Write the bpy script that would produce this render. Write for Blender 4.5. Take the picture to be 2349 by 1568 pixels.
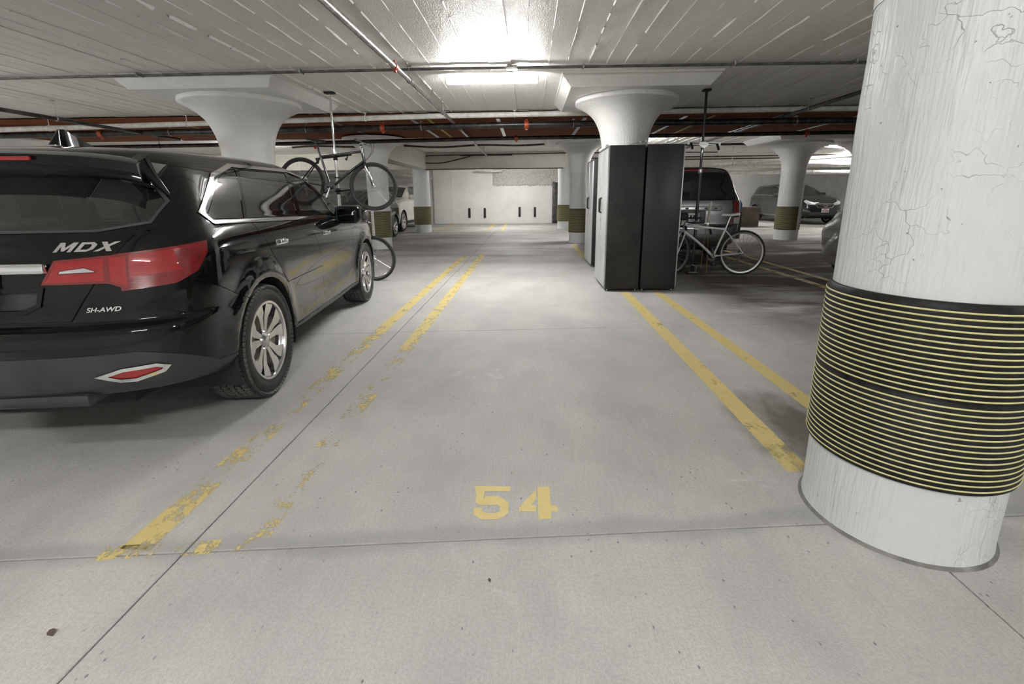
import bpy, bmesh, math, random
import numpy as np
from mathutils import Vector, Matrix
random.seed(7)
for o in list(bpy.data.objects): bpy.data.objects.remove(o)
SC = bpy.context.scene
COL = SC.collection
PI = math.pi

# ------------------------------------------------------------------ camera
cam_d = bpy.data.cameras.new('camera'); cam = bpy.data.objects.new('camera', cam_d); COL.objects.link(cam)
cam_d.sensor_fit = 'HORIZONTAL'; cam_d.sensor_width = 36.0; cam_d.lens = 16.0
cam_d.shift_y = -(784 - 691) / 2349.0
cam_d.clip_start = .05; cam_d.clip_end = 200
_p, _y, _r = .2255, -.0378, -.0076
_f = Vector((math.sin(_y)*math.cos(_p), math.cos(_y)*math.cos(_p), -math.sin(_p)))
_rt = Vector((math.cos(_y), -math.sin(_y), 0)); _up = _rt.cross(_f)
_R = math.cos(_r)*_rt + math.sin(_r)*_up; _U = -math.sin(_r)*_rt + math.cos(_r)*_up
cam.matrix_world = Matrix(((_R.x, _U.x, -_f.x, 0), (_R.y, _U.y, -_f.y, 0), (_R.z, _U.z, -_f.z, 1.3375), (0, 0, 0, 1)))
SC.camera = cam
SC.cycles.max_bounces = 7; SC.cycles.diffuse_bounces = 4; SC.cycles.glossy_bounces = 3; SC.cycles.transmission_bounces = 3
SC.cycles.caustics_reflective = False; SC.cycles.caustics_refractive = False; SC.cycles.adaptive_threshold = .12

# ------------------------------------------------------------------ world, exposure
w = bpy.data.worlds.new('world'); SC.world = w; w.use_nodes = True
w.node_tree.nodes['Background'].inputs[0].default_value = (.8, .84, .9, 1)
w.node_tree.nodes['Background'].inputs[1].default_value = .02
vs = SC.view_settings
vs.view_transform = 'Standard'; vs.look = 'None'; vs.gamma = 1; vs.use_curve_mapping = False
vs.exposure = 1.7
LAMP = 58.0            # emission strength of the fluorescent lenses
# fixtures: x, y (centre), rotation about z
FIXTURES = [(-.50, 6.68, 0), (-.5, -1.6, 0), (6.2, -1.2, 0), (-6.2, -.9, 0), (-.8, 20.6, 0), (10.2, 16.2, .5), (13.6, 20.2, 0), (-8.6, 14.6, 0), (-9.2, 5.6, PI/2), (9.4, 22.6, 0), (3.25, 14.5, PI/2)]  # last one is an added, unseen lamp brightening the space before the far beam

# ------------------------------------------------------------------ helpers
def tag(o, label=None, cat=None, group=None, kind=None):
    if label: o['label'] = label
    if cat: o['category'] = cat
    if group: o['group'] = group
    if kind: o['kind'] = kind
    return o
def link(name, me, parent=None):
    o = bpy.data.objects.new(name, me); COL.objects.link(o)
    if parent is not None: o.parent = parent
    return o
def empty(name, loc=(0, 0, 0), rz=0, scale=1.0):
    o = link(name, None); o.location = loc; o.rotation_euler = (0, 0, rz); o.scale = (scale,)*3
    o.empty_display_size = .1
    return o
def mesh_of(name, bm, mat, smooth=True, angle=35):
    me = bpy.data.meshes.new(name)
    bmesh.ops.recalc_face_normals(bm, faces=bm.faces)
    bm.to_mesh(me); bm.free()
    for m in (mat if isinstance(mat, (list, tuple)) else [mat]): me.materials.append(m)
    if smooth:
        me.polygons.foreach_set('use_smooth', [True]*len(me.polygons))
        me.set_sharp_from_angle(angle=math.radians(angle))
    return me
def obj(name, bm, mat, parent=None, smooth=True, angle=35):
    return link(name, mesh_of(name, bm, mat, smooth, angle), parent)
def copy_tree(o, parent=None):
    c = o.copy(); COL.objects.link(c); c.parent = parent
    for ch in list(o.children): copy_tree(ch, c)
    return c
NB = bmesh.new
def box(bm, c, s, M=None, bev=0, seg=2):
    r = bmesh.ops.create_cube(bm, size=1)
    vs_ = r['verts']
    bmesh.ops.scale(bm, vec=s, verts=vs_)
    if bev:
        es = list({e for v in vs_ for e in v.link_edges})
        rr = bmesh.ops.bevel(bm, geom=es, offset=bev, segments=seg, affect='EDGES', profile=.5)
        vs_ = list({v for f in rr['faces'] for v in f.verts} | {v for v in vs_ if v.is_valid})
    if M is not None: bmesh.ops.transform(bm, matrix=M, verts=vs_)
    bmesh.ops.translate(bm, vec=c, verts=vs_)
    return vs_
def boxbm(c, s, M=None, bev=0, seg=2):
    bm = NB(); box(bm, c, s, M, bev, seg); return bm
def tube(bm, pts, r, seg=8, closed=False, caps=True, flat=None):
    """sweep a circle (or flattened ellipse) along pts; r float or list"""
    P = [Vector(p) for p in pts]; n = len(P)
    rs = r if isinstance(r, (list, tuple)) else [r]*n
    rings = []; prev = None
    for i in range(n):
        if closed: t = P[(i+1) % n] - P[i-1]
        else: t = P[min(i+1, n-1)] - P[max(i-1, 0)]
        t.normalize()
        if prev is None:
            a = Vector((0, 0, 1)) if abs(t.z) < .9 else Vector((1, 0, 0))
            u = t.cross(a).normalized()
        else:
            u = (prev - t*prev.dot(t))
            u = u.normalized() if u.length > 1e-6 else t.orthogonal().normalized()
        prev = u; v = t.cross(u)
        k = flat or 1
        rings.append([bm.verts.new(P[i] + rs[i]*(u*math.cos(2*PI*j/seg) + v*k*math.sin(2*PI*j/seg))) for j in range(seg)])
    m = n if closed else n-1
    for i in range(m):
        a, b = rings[i], rings[(i+1) % n]
        for j in range(seg):
            bm.faces.new((a[j], a[(j+1) % seg], b[(j+1) % seg], b[j]))
    if caps and not closed:
        bm.faces.new(rings[0][::-1]); bm.faces.new(rings[-1])
    return rings
def tubebm(pts, r, seg=8, closed=False, caps=True, flat=None):
    bm = NB(); tube(bm, pts, r, seg, closed, caps, flat); return bm
def lathe(bm, prof, seg=32, M=None, cap=False):
    """revolve (r, z) profile about z"""
    rings = []
    for (r, z) in prof:
        rings.append([bm.verts.new((r*math.cos(2*PI*j/seg), r*math.sin(2*PI*j/seg), z)) for j in range(seg)])
    for a, b in zip(rings, rings[1:]):
        for j in range(seg):
            bm.faces.new((a[j], a[(j+1) % seg], b[(j+1) % seg], b[j]))
    if cap: bm.faces.new(rings[0][::-1]); bm.faces.new(rings[-1])
    if M is not None: bmesh.ops.transform(bm, matrix=M, verts=[v for rg in rings for v in rg])
    return rings
def lathebm(prof, seg=32, M=None, cap=False):
    bm = NB(); lathe(bm, prof, seg, M, cap); return bm
def prism(bm, poly, h, M=None):
    """extrude 2d polygon in xy from z=0 to z=h"""
    a = [bm.verts.new((x, y, 0)) for x, y in poly]; b = [bm.verts.new((x, y, h)) for x, y in poly]
    n = len(poly)
    bm.faces.new(a[::-1]); bm.faces.new(b)
    for i in range(n): bm.faces.new((a[i], a[(i+1) % n], b[(i+1) % n], b[i]))
    if M is not None: bmesh.ops.transform(bm, matrix=M, verts=a+b)
def prismbm(poly, h, M=None):
    bm = NB(); prism(bm, poly, h, M); return bm
def RX(a): return Matrix.Rotation(a, 4, 'X')
def RY(a): return Matrix.Rotation(a, 4, 'Y')
def RZ(a): return Matrix.Rotation(a, 4, 'Z')
def TR(x, y, z): return Matrix.Translation((x, y, z))
def arc(c, r, a0, a1, n, f):
    return [f(c[0] + r*math.cos(a0+(a1-a0)*i/(n-1)), c[1] + r*math.sin(a0+(a1-a0)*i/(n-1))) for i in range(n)]
def smooth_path(pts, n=6):
    """Catmull-Rom through pts"""
    P = [Vector(p) for p in pts]; out = []
    for i in range(len(P)-1):
        p0, p1, p2, p3 = P[max(i-1, 0)], P[i], P[i+1], P[min(i+2, len(P)-1)]
        for k in range(n):
            t = k/n
            out.append(.5*((2*p1) + (p2-p0)*t + (2*p0-5*p1+4*p2-p3)*t*t + (3*p1-p0-3*p2+p3)*t**3))
    out.append(P[-1]); return out

# ------------------------------------------------------------------ materials
class N:
    def __init__(s, name):
        s.m = bpy.data.materials.new(name); s.m.use_nodes = True
        s.t = s.m.node_tree; s.b = s.t.nodes['Principled BSDF']; s.out = s.t.nodes['Material Output']
        s._co = None
    def add(s, t, **kw):
        n = s.t.nodes.new(t)
        for k, v in kw.items(): setattr(n, k, v)
        return n
    def lk(s, a, b): s.t.links.new(a, b)
    def co(s):
        if s._co is None: s._co = s.add('ShaderNodeTexCoord').outputs['Object']
        return s._co
    def map(s, scale=(1, 1, 1), rot=(0, 0, 0), loc=(0, 0, 0)):
        n = s.add('ShaderNodeMapping'); s.lk(s.co(), n.inputs[0])
        n.inputs['Scale'].default_value = scale; n.inputs['Rotation'].default_value = rot; n.inputs['Location'].default_value = loc
        return n.outputs[0]
    def noise(s, scale, detail=4, rough=.55, vec=None, dist=0):
        n = s.add('ShaderNodeTexNoise'); n.inputs['Scale'].default_value = scale; n.inputs['Detail'].default_value = min(detail, 5 if scale < 3 else (4 if scale < 20 else 2))
        n.inputs['Roughness'].default_value = rough; n.inputs['Distortion'].default_value = dist
        s.lk(vec if vec is not None else s.co(), n.inputs['Vector']); return n.outputs['Fac']
    def ramp(s, fac, stops):
        n = s.add('ShaderNodeValToRGB'); s.lk(fac, n.inputs[0]); el = n.color_ramp.elements
        while len(el) < len(stops): el.new(.5)
        for e, (p, c) in zip(el, stops):
            e.position = p; e.color = (c, c, c, 1) if isinstance(c, (int, float)) else (*c[:3], 1)
        return n.outputs[0]
    def mix(s, fac, a, b, mode='MIX'):
        n = s.add('ShaderNodeMix', data_type='RGBA', blend_type=mode)
        for i, v in ((0, fac), (6, a), (7, b)):
            if isinstance(v, (int, float)): n.inputs[i].default_value = v if i == 0 else (v, v, v, 1)
            elif isinstance(v, tuple): n.inputs[i].default_value = (*v[:3], 1)
            else: s.lk(v, n.inputs[i])
        return n.outputs[2]
    def math(s, op, a, b=None, clamp=False):
        n = s.add('ShaderNodeMath', operation=op, use_clamp=clamp)
        for i, v in ((0, a), (1, b)):
            if v is None: continue
            if isinstance(v, (int, float)): n.inputs[i].default_value = v
            else: s.lk(v, n.inputs[i])
        return n.outputs[0]
    def sep(s):
        n = s.add('ShaderNodeSeparateXYZ'); s.lk(s.co(), n.inputs[0]); return n.outputs
    def bump(s, h, strength=.2, dist=.01):
        n = s.add('ShaderNodeBump'); n.inputs['Strength'].default_value = strength; n.inputs['Distance'].default_value = dist
        s.lk(h, n.inputs['Height']); s.lk(n.outputs[0], s.b.inputs['Normal']); return n
    def set(s, **kw):
        for k, v in kw.items():
            i = s.b.inputs[k.replace('_', ' ')]
            if isinstance(v, (int, float)): i.default_value = v
            elif isinstance(v, tuple): i.default_value = (*v[:3], 1)
            else: s.lk(v, i)
        return s
def simple(name, col, rough=.5, metal=0, coat=0, var=0, vscale=8, bump=0, bscale=60, spec=None):
    n = N(name); n.set(Roughness=rough, Metallic=metal)
    if coat: n.set(Coat_Weight=coat, Coat_Roughness=.04)
    if spec is not None: n.b.inputs['Specular IOR Level'].default_value = spec
    if var:
        f = n.noise(vscale, 5)
        n.set(Base_Color=n.mix(n.ramp(f, [(.3, 0), (.7, 1)]), tuple(c*(1-var) for c in col), tuple(min(1, c*(1+var)) for c in col)))
    else: n.set(Base_Color=col)
    if bump: n.bump(n.noise(bscale, 4), bump, .004)
    return n.m
def emit(name, col, strength):
    n = N(name); n.set(Base_Color=(.9, .9, .9), Emission_Color=col, Emission_Strength=strength, Roughness=.3); return n.m
MT = {}
def mk():
    # --- concrete floor
    n = N('floor_concrete')
    big = n.noise(.55, 6, .6); mid = n.noise(2.6, 7, .62, n.map((1, .45, 1))); fine = n.noise(90, 4, .6); sp = n.noise(420, 2)
    c = n.mix(n.ramp(big, [(.33, 0), (.62, 1)]), (.47, .465, .45), (.62, .61, .585))
    c = n.mix(n.ramp(mid, [(.42, 0), (.74, .55)]), c, (.38, .38, .375))
    c = n.mix(n.ramp(fine, [(.35, .28), (.6, 0)]), c, (.28, .27, .26))
    c = n.mix(n.ramp(sp, [(.3, .5), (.42, 0)]), c, (.20, .19, .18))
    stk = n.noise(220, 3, .6, n.map((1, .03, 1)))
    c = n.mix(n.ramp(stk, [(.35, .22), (.6, 0)]), c, (.34, .335, .33))
    vp_ = n.add('ShaderNodeTexVoronoi', feature='F1'); vp_.inputs['Scale'].default_value = 26; n.lk(n.map((1, .6, 1)), vp_.inputs['Vector'])
    pit = n.math('MULTIPLY', n.ramp(vp_.outputs['Distance'], [(.07, 1), (.12, 0)]), n.ramp(n.noise(3.5, 3), [(.46, 0), (.58, 1)]))
    c = n.mix(n.math('MULTIPLY', pit, .75), c, (.10, .095, .09))
    # pale lime bloom in ragged patches
    wl = n.noise(1.15, 9, .7, n.map((1, 1.6, 1), loc=(3.1, 1.7, 0)), .6)
    c = n.mix(n.ramp(wl, [(.63, 0), (.72, .55)]), c, (.74, .74, .73))
    # damp band with a soft outline along the cross joint nearest the viewer
    X, Y, Z = n.sep()
    d = n.math('SUBTRACT', n.math('SUBTRACT', Y, n.math('MULTIPLY', X, .089)), 1.60)
    d = n.math('ADD', d, n.math('MULTIPLY', n.math('SUBTRACT', n.noise(2.1, 5), .5), .22))
    d = n.math('ABSOLUTE', d)
    c = n.mix(n.ramp(d, [(.03, .38), (.085, 0)]), c, (.25, .25, .25))
    # tyre and oil grime in the bays on the right
    gr = n.math('MULTIPLY', n.ramp(n.noise(.8, 8, .66, n.map((.55, 1.5, 1))), [(.30, 0), (.50, 1)]), n.ramp(n.math('DIVIDE', X, 12), [(.17, 0), (.24, 1)]))
    gr = n.math('MULTIPLY', gr, n.ramp(n.math('DIVIDE', Y, 30), [(.11, 0), (.19, 1), (.43, 1), (.52, .1)]))
    c = n.mix(n.math('MULTIPLY', gr, .88), c, (.075, .058, .042))
    gl = n.math('MULTIPLY', n.ramp(n.noise(.6, 7, .6, n.map((.35, 1.4, 1), loc=(5, 2, 0))), [(.46, 0), (.66, .7)]), n.ramp(n.math('DIVIDE', Y, 30), [(.27, 0), (.36, 1)]))
    c = n.mix(gl, c, (.16, .14, .115))
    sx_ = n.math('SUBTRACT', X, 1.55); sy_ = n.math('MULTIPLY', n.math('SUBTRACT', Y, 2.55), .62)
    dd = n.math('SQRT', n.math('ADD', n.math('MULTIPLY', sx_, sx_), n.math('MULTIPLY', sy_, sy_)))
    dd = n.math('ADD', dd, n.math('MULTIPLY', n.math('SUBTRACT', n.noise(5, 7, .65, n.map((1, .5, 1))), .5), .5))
    c = n.mix(n.ramp(dd, [(.10, .8), (.36, 0)]), c, (.10, .085, .065))  # brown dirt plus the near column's shadow, painted into the floor colour
    n.set(Base_Color=c, Roughness=n.math('ADD', n.ramp(big, [(.3, .62), (.7, .48)]), n.math('MULTIPLY', gr, .35), True))
    n.b.inputs['Specular IOR Level'].default_value = .22
    h = n.math('ADD', n.noise(160, 5), n.math('MULTIPLY', n.noise(500, 2, .5, n.map((1, .12, 1))), .7))
    n.bump(h, .4, .005)
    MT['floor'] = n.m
    MT['caulk'] = simple('dirty_caulk', (.20, .195, .18), .9, var=.5, vscale=12, bump=.8, bscale=40)
    MT['joint'] = simple('joint_dirt', (.06, .055, .05), .9)
    # --- worn yellow paint
    def yellow(name, lo, hi, yfade=None, op=.88):
        n = N(name)
        f = n.noise(9, 8, .68, n.map((1, .55, 1))); f2 = n.noise(60, 4, .6)
        m = n.math('ADD', n.math('MULTIPLY', f, .8), n.math('MULTIPLY', f2, .2))
        if yfade:
            Yc = n.sep()[1]
            k = n.ramp(n.math('DIVIDE', Yc, 10), yfade)
            m = n.math('ADD', m, n.math('SUBTRACT', k, .5))
        a = n.ramp(m, [(lo, 0), (hi, 1)])
        n.set(Base_Color=n.mix(n.noise(30, 4), (.66, .52, .17), (.77, .64, .30)), Roughness=.6, Alpha=n.math('MULTIPLY', a, op))
        n.bump(n.noise(300, 3), .2, .002)
        return n.m
    MT['yel_good'] = yellow('yellow_paint', .36, .50)
    MT['yel_right'] = yellow('yellow_paint_right', .34, .52, [(.2, .42), (.26, .6), (1, .6)])
    MT['yel_left'] = yellow('yellow_paint_scuffed', .46, .56, [(.14, .56), (.17, .56), (.20, .44), (.235, .50), (.27, .40), (.33, .52), (.36, .45), (.5, .62), (1, .6)])
    MT['yel_left2'] = yellow('yellow_paint_flaked', .50, .57, [(.155, .50), (.18, .48), (.25, .42), (.28, .52), (.32, .42), (.42, .6), (1, .6)])
    MT['yel_num'] = yellow('yellow_stencil_paint', .24, .36, None, 1.0)
    # --- painted board-marked ceiling
    n = N('ceiling_paint')
    f = n.noise(1.4, 6, .6, n.map((1, .25, 1))); g_ = n.noise(26, 6, .65, n.map((1, .3, 1)))
    c = n.mix(n.ramp(f, [(.3, 0), (.7, 1)]), (.78, .765, .725), (.87, .855, .82))
    c = n.mix(n.ramp(n.noise(7, 8, .7, n.map((1, .4, 1))), [(.60, 0), (.72, .5)]), c, (.66, .635, .58))
    n.set(Base_Color=c, Roughness=n.ramp(g_, [(.3, .30), (.7, .50)])); n.b.inputs['Specular IOR Level'].default_value = .2
    h = n.math('ADD', n.math('MULTIPLY', g_, .6), n.noise(90, 5, .6, n.map((1, .5, 1))))
    n.bump(h, .7, .010); MT['ceil'] = n.m
    MT['ridge'] = simple('ridge_paint', (.86, .855, .83), .35, bump=.5, bscale=80)
    # --- white painted concrete (columns)
    def paint(name, c0, c1, bs=.35, chips=True, rough=.42):
        n = N(name); v = n.map((1, 1, .35))
        f = n.noise(1.7, 6, .6)
        c = n.mix(n.ramp(f, [(.3, 0), (.7, 1)]), c0, c1)
        if chips:
            ch = n.noise(13, 7, .62)
            c = n.mix(n.ramp(ch, [(.735, 0), (.75, .9)]), c, (.30, .28, .24))
            ch2 = n.noise(55, 3, .5)
            c = n.mix(n.ramp(ch2, [(.745, 0), (.77, .8)]), c, (.16, .15, .14))
        n.set(Base_Color=c, Roughness=rough)
        vo = n.add('ShaderNodeTexVoronoi', feature='DISTANCE_TO_EDGE'); vo.inputs['Scale'].default_value = 11
        nd = n.add('ShaderNodeTexNoise'); nd.inputs['Scale'].default_value = 3; nd.inputs['Detail'].default_value = 5
        n.lk(n.co(), nd.inputs['Vector'])
        mx = n.add('ShaderNodeMix', data_type='RGBA'); mx.inputs[0].default_value = .38
        n.lk(n.co(), mx.inputs[6]); n.lk(nd.outputs['Color'], mx.inputs[7]); n.lk(mx.outputs[2], vo.inputs['Vector'])
        ck = n.math('MULTIPLY', n.ramp(vo.outputs['Distance'], [(.002, 1), (.009, 0)]), n.ramp(n.noise(2.6, 5, .6), [(.50, 0), (.60, 1)]))
        c = n.mix(n.math('MULTIPLY', ck, .3), c, (.34, .33, .30)); n.set(Base_Color=c)
        v2 = n.map((1, 1, .10))
        h = n.math('ADD', n.math('MULTIPLY', n.noise(26, 6, .62, v), .6), n.math('MULTIPLY', n.noise(48, 5, .6, v2), .8))
        h = n.math('SUBTRACT', h, n.math('MULTIPLY', ck, .25))
        n.bump(h, bs, .012); return n.m
    MT['col'] = paint('column_paint', (.64, .66, .655), (.73, .75, .745), .8)
    MT['cap'] = paint('capital_paint', (.72, .72, .70), (.81, .81, .79), .5, False)
    MT['wall'] = paint('wall_paint', (.74, .735, .71), (.85, .845, .82), .5, True, .5)
    MT['beam'] = paint('beam_paint', (.66, .63, .55), (.76, .73, .66), .4, True, .5)
    n = N('rough_plaster'); n.set(Base_Color=(.70, .69, .66), Roughness=.7)
    n.bump(n.noise(14, 8, .75), 1.0, .06); MT['rough'] = n.m
    # --- brown soffit
    n = N('brown_soffit')
    f = n.noise(3, 7, .65, n.map((.15, 5, 1)))
    n.set(Base_Color=n.mix(f, (.13, .046, .022), (.26, .095, .045)), Roughness=.85); n.b.inputs['Specular IOR Level'].default_value = .1; n.bump(n.noise(40, 5, .6, n.map((.1, 3, 1))), .3, .01)
    MT['brown'] = n.m
    # --- metals, pipes
    def pipe(name, c0, c1, metal, rough, sc=7):
        n = N(name); f = n.noise(sc, 7, .66)
        n.set(Base_Color=n.mix(n.ramp(f, [(.4, 0), (.62, 1)]), c0, c1), Metallic=metal, Roughness=rough); n.bump(n.noise(70, 4), .15, .003); return n.m
    MT['p_white'] = pipe('pipe_white', (.58, .57, .53), (.78, .77, .74), 0, .35)
    MT['p_black'] = pipe('pipe_black', (.016, .015, .015), (.06, .057, .053), .3, .33)
    MT['p_steel'] = pipe('pipe_galvanised', (.30, .29, .28), (.52, .51, .49), .9, .34, 14)
    MT['p_dark'] = pipe('pipe_dark_steel', (.05, .047, .045), (.12, .115, .11), .7, .4)
    MT['conduit'] = pipe('conduit_grey', (.10, .10, .095), (.22, .215, .2), .5, .45)
    MT['red'] = simple('coupling_red', (.42, .075, .035), .45, .2, var=.25)
    MT['chrome'] = simple('chrome', (.78, .79, .80), .07, 1)
    MT['silver'] = simple('silver_metal', (.55, .55, .56), .28, 1)
    MT['white_steel'] = simple('white_enamel', (.78, .78, .76), .35)
    MT['lens'] = emit('fluorescent_lens', (1.0, .99, .975), LAMP); MT['lens_dim'] = emit('fluorescent_lens_old', (1.0, .97, .93), LAMP*.4)
    MT['rubber'] = simple('rubber_guard', (.016, .0145, .0135), .5, var=.5, vscale=30, bump=.2, bscale=120, spec=.22)
    MT['stripe'] = simple('stripe_yellow', (.66, .62, .30), .5, var=.12, vscale=40)
    MT['black_rub'] = simple('black_rubber', (.012, .012, .012), .6)
    MT['dark_int'] = simple('dark_interior', (.012, .012, .013), .8)
    MT['grey_plastic'] = simple('grey_plastic', (.05, .05, .052), .55)
mk()
# ================================================================== STRUCTURE
HC = 3.0
X0, X1, YB, YF = -13.0, 17.0, -5.0, 24.0
def poly_slab(poly, z0, z1):
    bm = NB(); prism(bm, poly, z1-z0, TR(0, 0, z0)); return bm
# --- floor with slabs and recessed joints
fl = tag(obj('floor', boxbm(((X0+X1)/2, 11.3, -.062), (X1-X0, 33.4, .1)), MT['joint'], smooth=False), kind='structure')
rows = [-5.2, 1.578, 4.53, 7.62, 10.8, 14.0, 17.2, 20.4, 23.6, 29.6]
G = .0035; SK = .089
for i in range(len(rows)-1):
    xs = [X0, -7.0, -1.34, 1.53, 6.0, 11.5, X1] if i == 0 else [X0, -7.0, -1.34, 4.0, 10.0, X1]
    for a, b in zip(xs, xs[1:]):
        a_, b_ = a+G, b-G
        y0 = lambda x: min(max(rows[i] + SK*x*(i > 0) + G, -5), 27.9); y1 = lambda x: min(rows[i+1] + SK*x*(i < len(rows)-2) - G, 27.9)
        bm = poly_slab([(a_, y0(a_)), (b_, y0(b_)), (b_, y1(b_)), (a_, y1(a_))], -.012, 0)
        bmesh.ops.bevel(bm, geom=[e for e in bm.edges if all(v.co.z > -.001 for v in e.verts)], offset=.003, segments=1, affect='EDGES')
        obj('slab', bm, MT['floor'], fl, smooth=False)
# --- paint on the floor
def flat_poly(name, polys, m, z=.0012):
    bm = NB()
    for p in polys: bm.faces.new([bm.verts.new((x, y, z)) for x, y in p])
    return obj(name, bm, m, fl, smooth=False)
def pline(x0, y0, x1, y1, wd, m):
    n = max(2, int(abs(y1-y0)/.6)); L_, R_ = [], []
    d = Vector((x1-x0, y1-y0)); nn = Vector((-d.y, d.x)).normalized()*wd/2
    bm = NB()
    for k in range(n+1):
        t = k/n; p = Vector((x0, y0)) + d*t
        L_.append(bm.verts.new((p.x+nn.x, p.y+nn.y, .0012))); R_.append(bm.verts.new((p.x-nn.x, p.y-nn.y, .0012)))
    for k in range(n): bm.faces.new((L_[k], L_[k+1], R_[k+1], R_[k]))
    return obj('parking_line', bm, m, fl, smooth=False)
pline(-1.545, 1.47, -1.50, 10.6, .125, MT['yel_left'])
pline(-1.115, 1.55, -1.10, 10.9, .125, MT['yel_left2'])
pline(-1.66, 1.445, -1.08, 1.51, .075, MT['yel_left2'])
pline(1.345, 2.06, 1.37, 6.42, .13, MT['yel_right'])
pline(1.25, 9.9, 1.27, 13.2, .13, MT['yel_good'])
pline(1.845, 2.45, 1.83, 6.44, .12, MT['yel_right'])
pline(4.40, 6.2, 4.40, 12.5, .13, MT['yel_good'])
pline(4.80, 6.8, 4.88, 12.5, .12, MT['yel_left'])
pline(-1.72, 18.7, -1.74, 23.9, .14, MT['yel_good'])
pline(-1.10, 18.7, -1.14, 23.9, .14, MT['yel_left'])
pline(-3.9, 18.75, -3.72, 23.3, .16, MT['yel_good'])
five = [(-.256, 1.904), (-.087, 1.904), (-.087, 1.867), (-.204, 1.864), (-.205, 1.808), (-.195, 1.83), (-.143, 1.833), (-.115, 1.816), (-.09, 1.787), (-.088, 1.722), (-.1, 1.702), (-.13, 1.678), (-.203, 1.676), (-.237, 1.705), (-.244, 1.748), (-.206, 1.751), (-.204, 1.729), (-.187, 1.716), (-.139, 1.717), (-.125, 1.731), (-.126, 1.758), (-.138, 1.77), (-.219, 1.768), (-.239, 1.787), (-.242, 1.842)]
four_a = [(.035, 1.886), (.034, 1.816), (.01, 1.774), (.034, 1.775), (.033, 1.732), (-.043, 1.73), (-.042, 1.761)]
four_b = [(.042, 1.905), (.099, 1.909), (.098, 1.776), (.121, 1.777), (.12, 1.765), (.13, 1.763), (.128, 1.734), (.099, 1.734), (.097, 1.689), (.043, 1.683)]
flat_poly('stall_digit', [five], MT['yel_num']); flat_poly('stall_digit', [four_a, four_b], MT['yel_num'])

# --- ceiling: slab above, board-marked strips below, ridges where the form boards met
ce = tag(obj('ceiling', boxbm(((X0+X1)/2, 11.3, HC+.13), (X1-X0, 33.4, .2)), MT['ceil'], smooth=False), kind='structure')
rg = NB(); x = X0
while x < X1 - .05:
    wd = random.uniform(.22, .30); xe = min(x+wd, X1)
    for (ya, yb) in ((-4.95, 9.62), (9.63, 27.9)):
        dz = random.uniform(0, .012)
        bm = boxbm(((x+xe)/2, (ya+yb)/2, HC+dz+.02), (xe-x-.003, yb-ya, .05))
        obj('board', bm, MT['ceil'], ce, smooth=False)
    if -8.5 < x < 10:
        pts = []; yy = -1.0
        hh = .018 if abs(x+3.35) < .14 else random.choice((.003, .005, .007, .010)); 
        while yy < 17: pts.append((x + random.uniform(-.003, .003), yy, HC + random.uniform(-.003, .003))); yy += .18
        for k in range(len(pts)-1):
            if random.random() < .78: tube(rg, [pts[k], pts[k+1]], [hh*random.uniform(.6, 1.5), hh*random.uniform(.6, 1.5)], 4, caps=False)
    x = xe
tag(obj('seam_ridge', rg, MT['ridge'], ce), kind='stuff')
# --- walls
def wall(name, a, b, z0, z1, th, m, parent=None, kind='structure'):
    (xa, ya), (xb, yb) = a, b
    o = obj(name, boxbm(((xa+xb)/2, (ya+yb)/2, (z0+z1)/2), (abs(xb-xa)+th, abs(yb-ya)+th, z1-z0)), m, parent, smooth=False)
    return tag(o, kind=kind) if parent is None else o
wf = wall('wall_far', (-13, 24.1), (6.6, 24.1), -.02, HC+.02, .2, MT['wall'])
wall('wall_far_right', (6.7, 27.6), (17, 27.6), -.02, HC+.02, .2, MT['wall'])
wall('wall_recess', (6.6, 24.1), (6.6, 27.6), -.02, HC+.02, .2, MT['wall'])
wall('wall_left', (-13.1, -5), (-13.1, 27.6), -.02, HC+.02, .2, MT['wall'])
wall('wall_right', (17.1, -5), (17.1, 27.6), -.02, HC+.02, .2, MT['wall'])
wall('wall_back', (-13, -5.1), (17, -5.1), -.02, HC+.02, .2, MT['wall'])
# form panels cast into the far wall (proud by a centimetre), rough patch above
for (xa, xb, za, zb, d) in ((-4.9, -3.9, .0, 3.0, .10), (-3.88, -1.9, .0, 1.02, .012), (-1.88, .55, .0, 1.02, .010), (-3.88, -1.0, 1.03, 2.0, .006), (-.98, 1.2, 1.03, 2.0, .004), (.57, 1.2, .0, 1.02, .014), (-3.88, -2.0, 2.01, 2.98, .008)):
    obj('form_panel', boxbm(((xa+xb)/2, 24.0-d/2, (za+zb)/2), (xb-xa-.012, d, zb-za-.012), bev=.003, seg=1), MT['wall'], wf, smooth=False)
bm = NB(); bmesh.ops.create_grid(bm, x_segments=60, y_segments=22, size=.5)
for v in bm.verts:
    e = 1 if abs(v.co.x) < .49 and abs(v.co.y) < .48 else 0
    v.co = Vector((v.co.x*3.4 - .15, 23.99 - e*(.03 + random.uniform(0, .06)), 2.42 + v.co.y*1.05 + (0 if e else random.uniform(-.05, .05))))
obj('rough_patch', bm, MT['rough'], wf, smooth=False)
for xx, zz in ((-3.08, .54), (-2.28, .54), (-.48, .58), (.31, .57)):
    obj('bumper_strip', boxbm((xx, 23.965, zz), (.11, .06, .50), bev=.01), MT['black_rub'], wf)
d1 = tag(obj('door_1', boxbm((1.36, 23.93, 1.02), (.26, .12, 2.04), bev=.01), MT['p_dark']), kind='structure')
obj('door_frame', boxbm((1.215, 23.92, 1.04), (.04, .14, 2.08)), MT['conduit'], d1)
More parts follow.
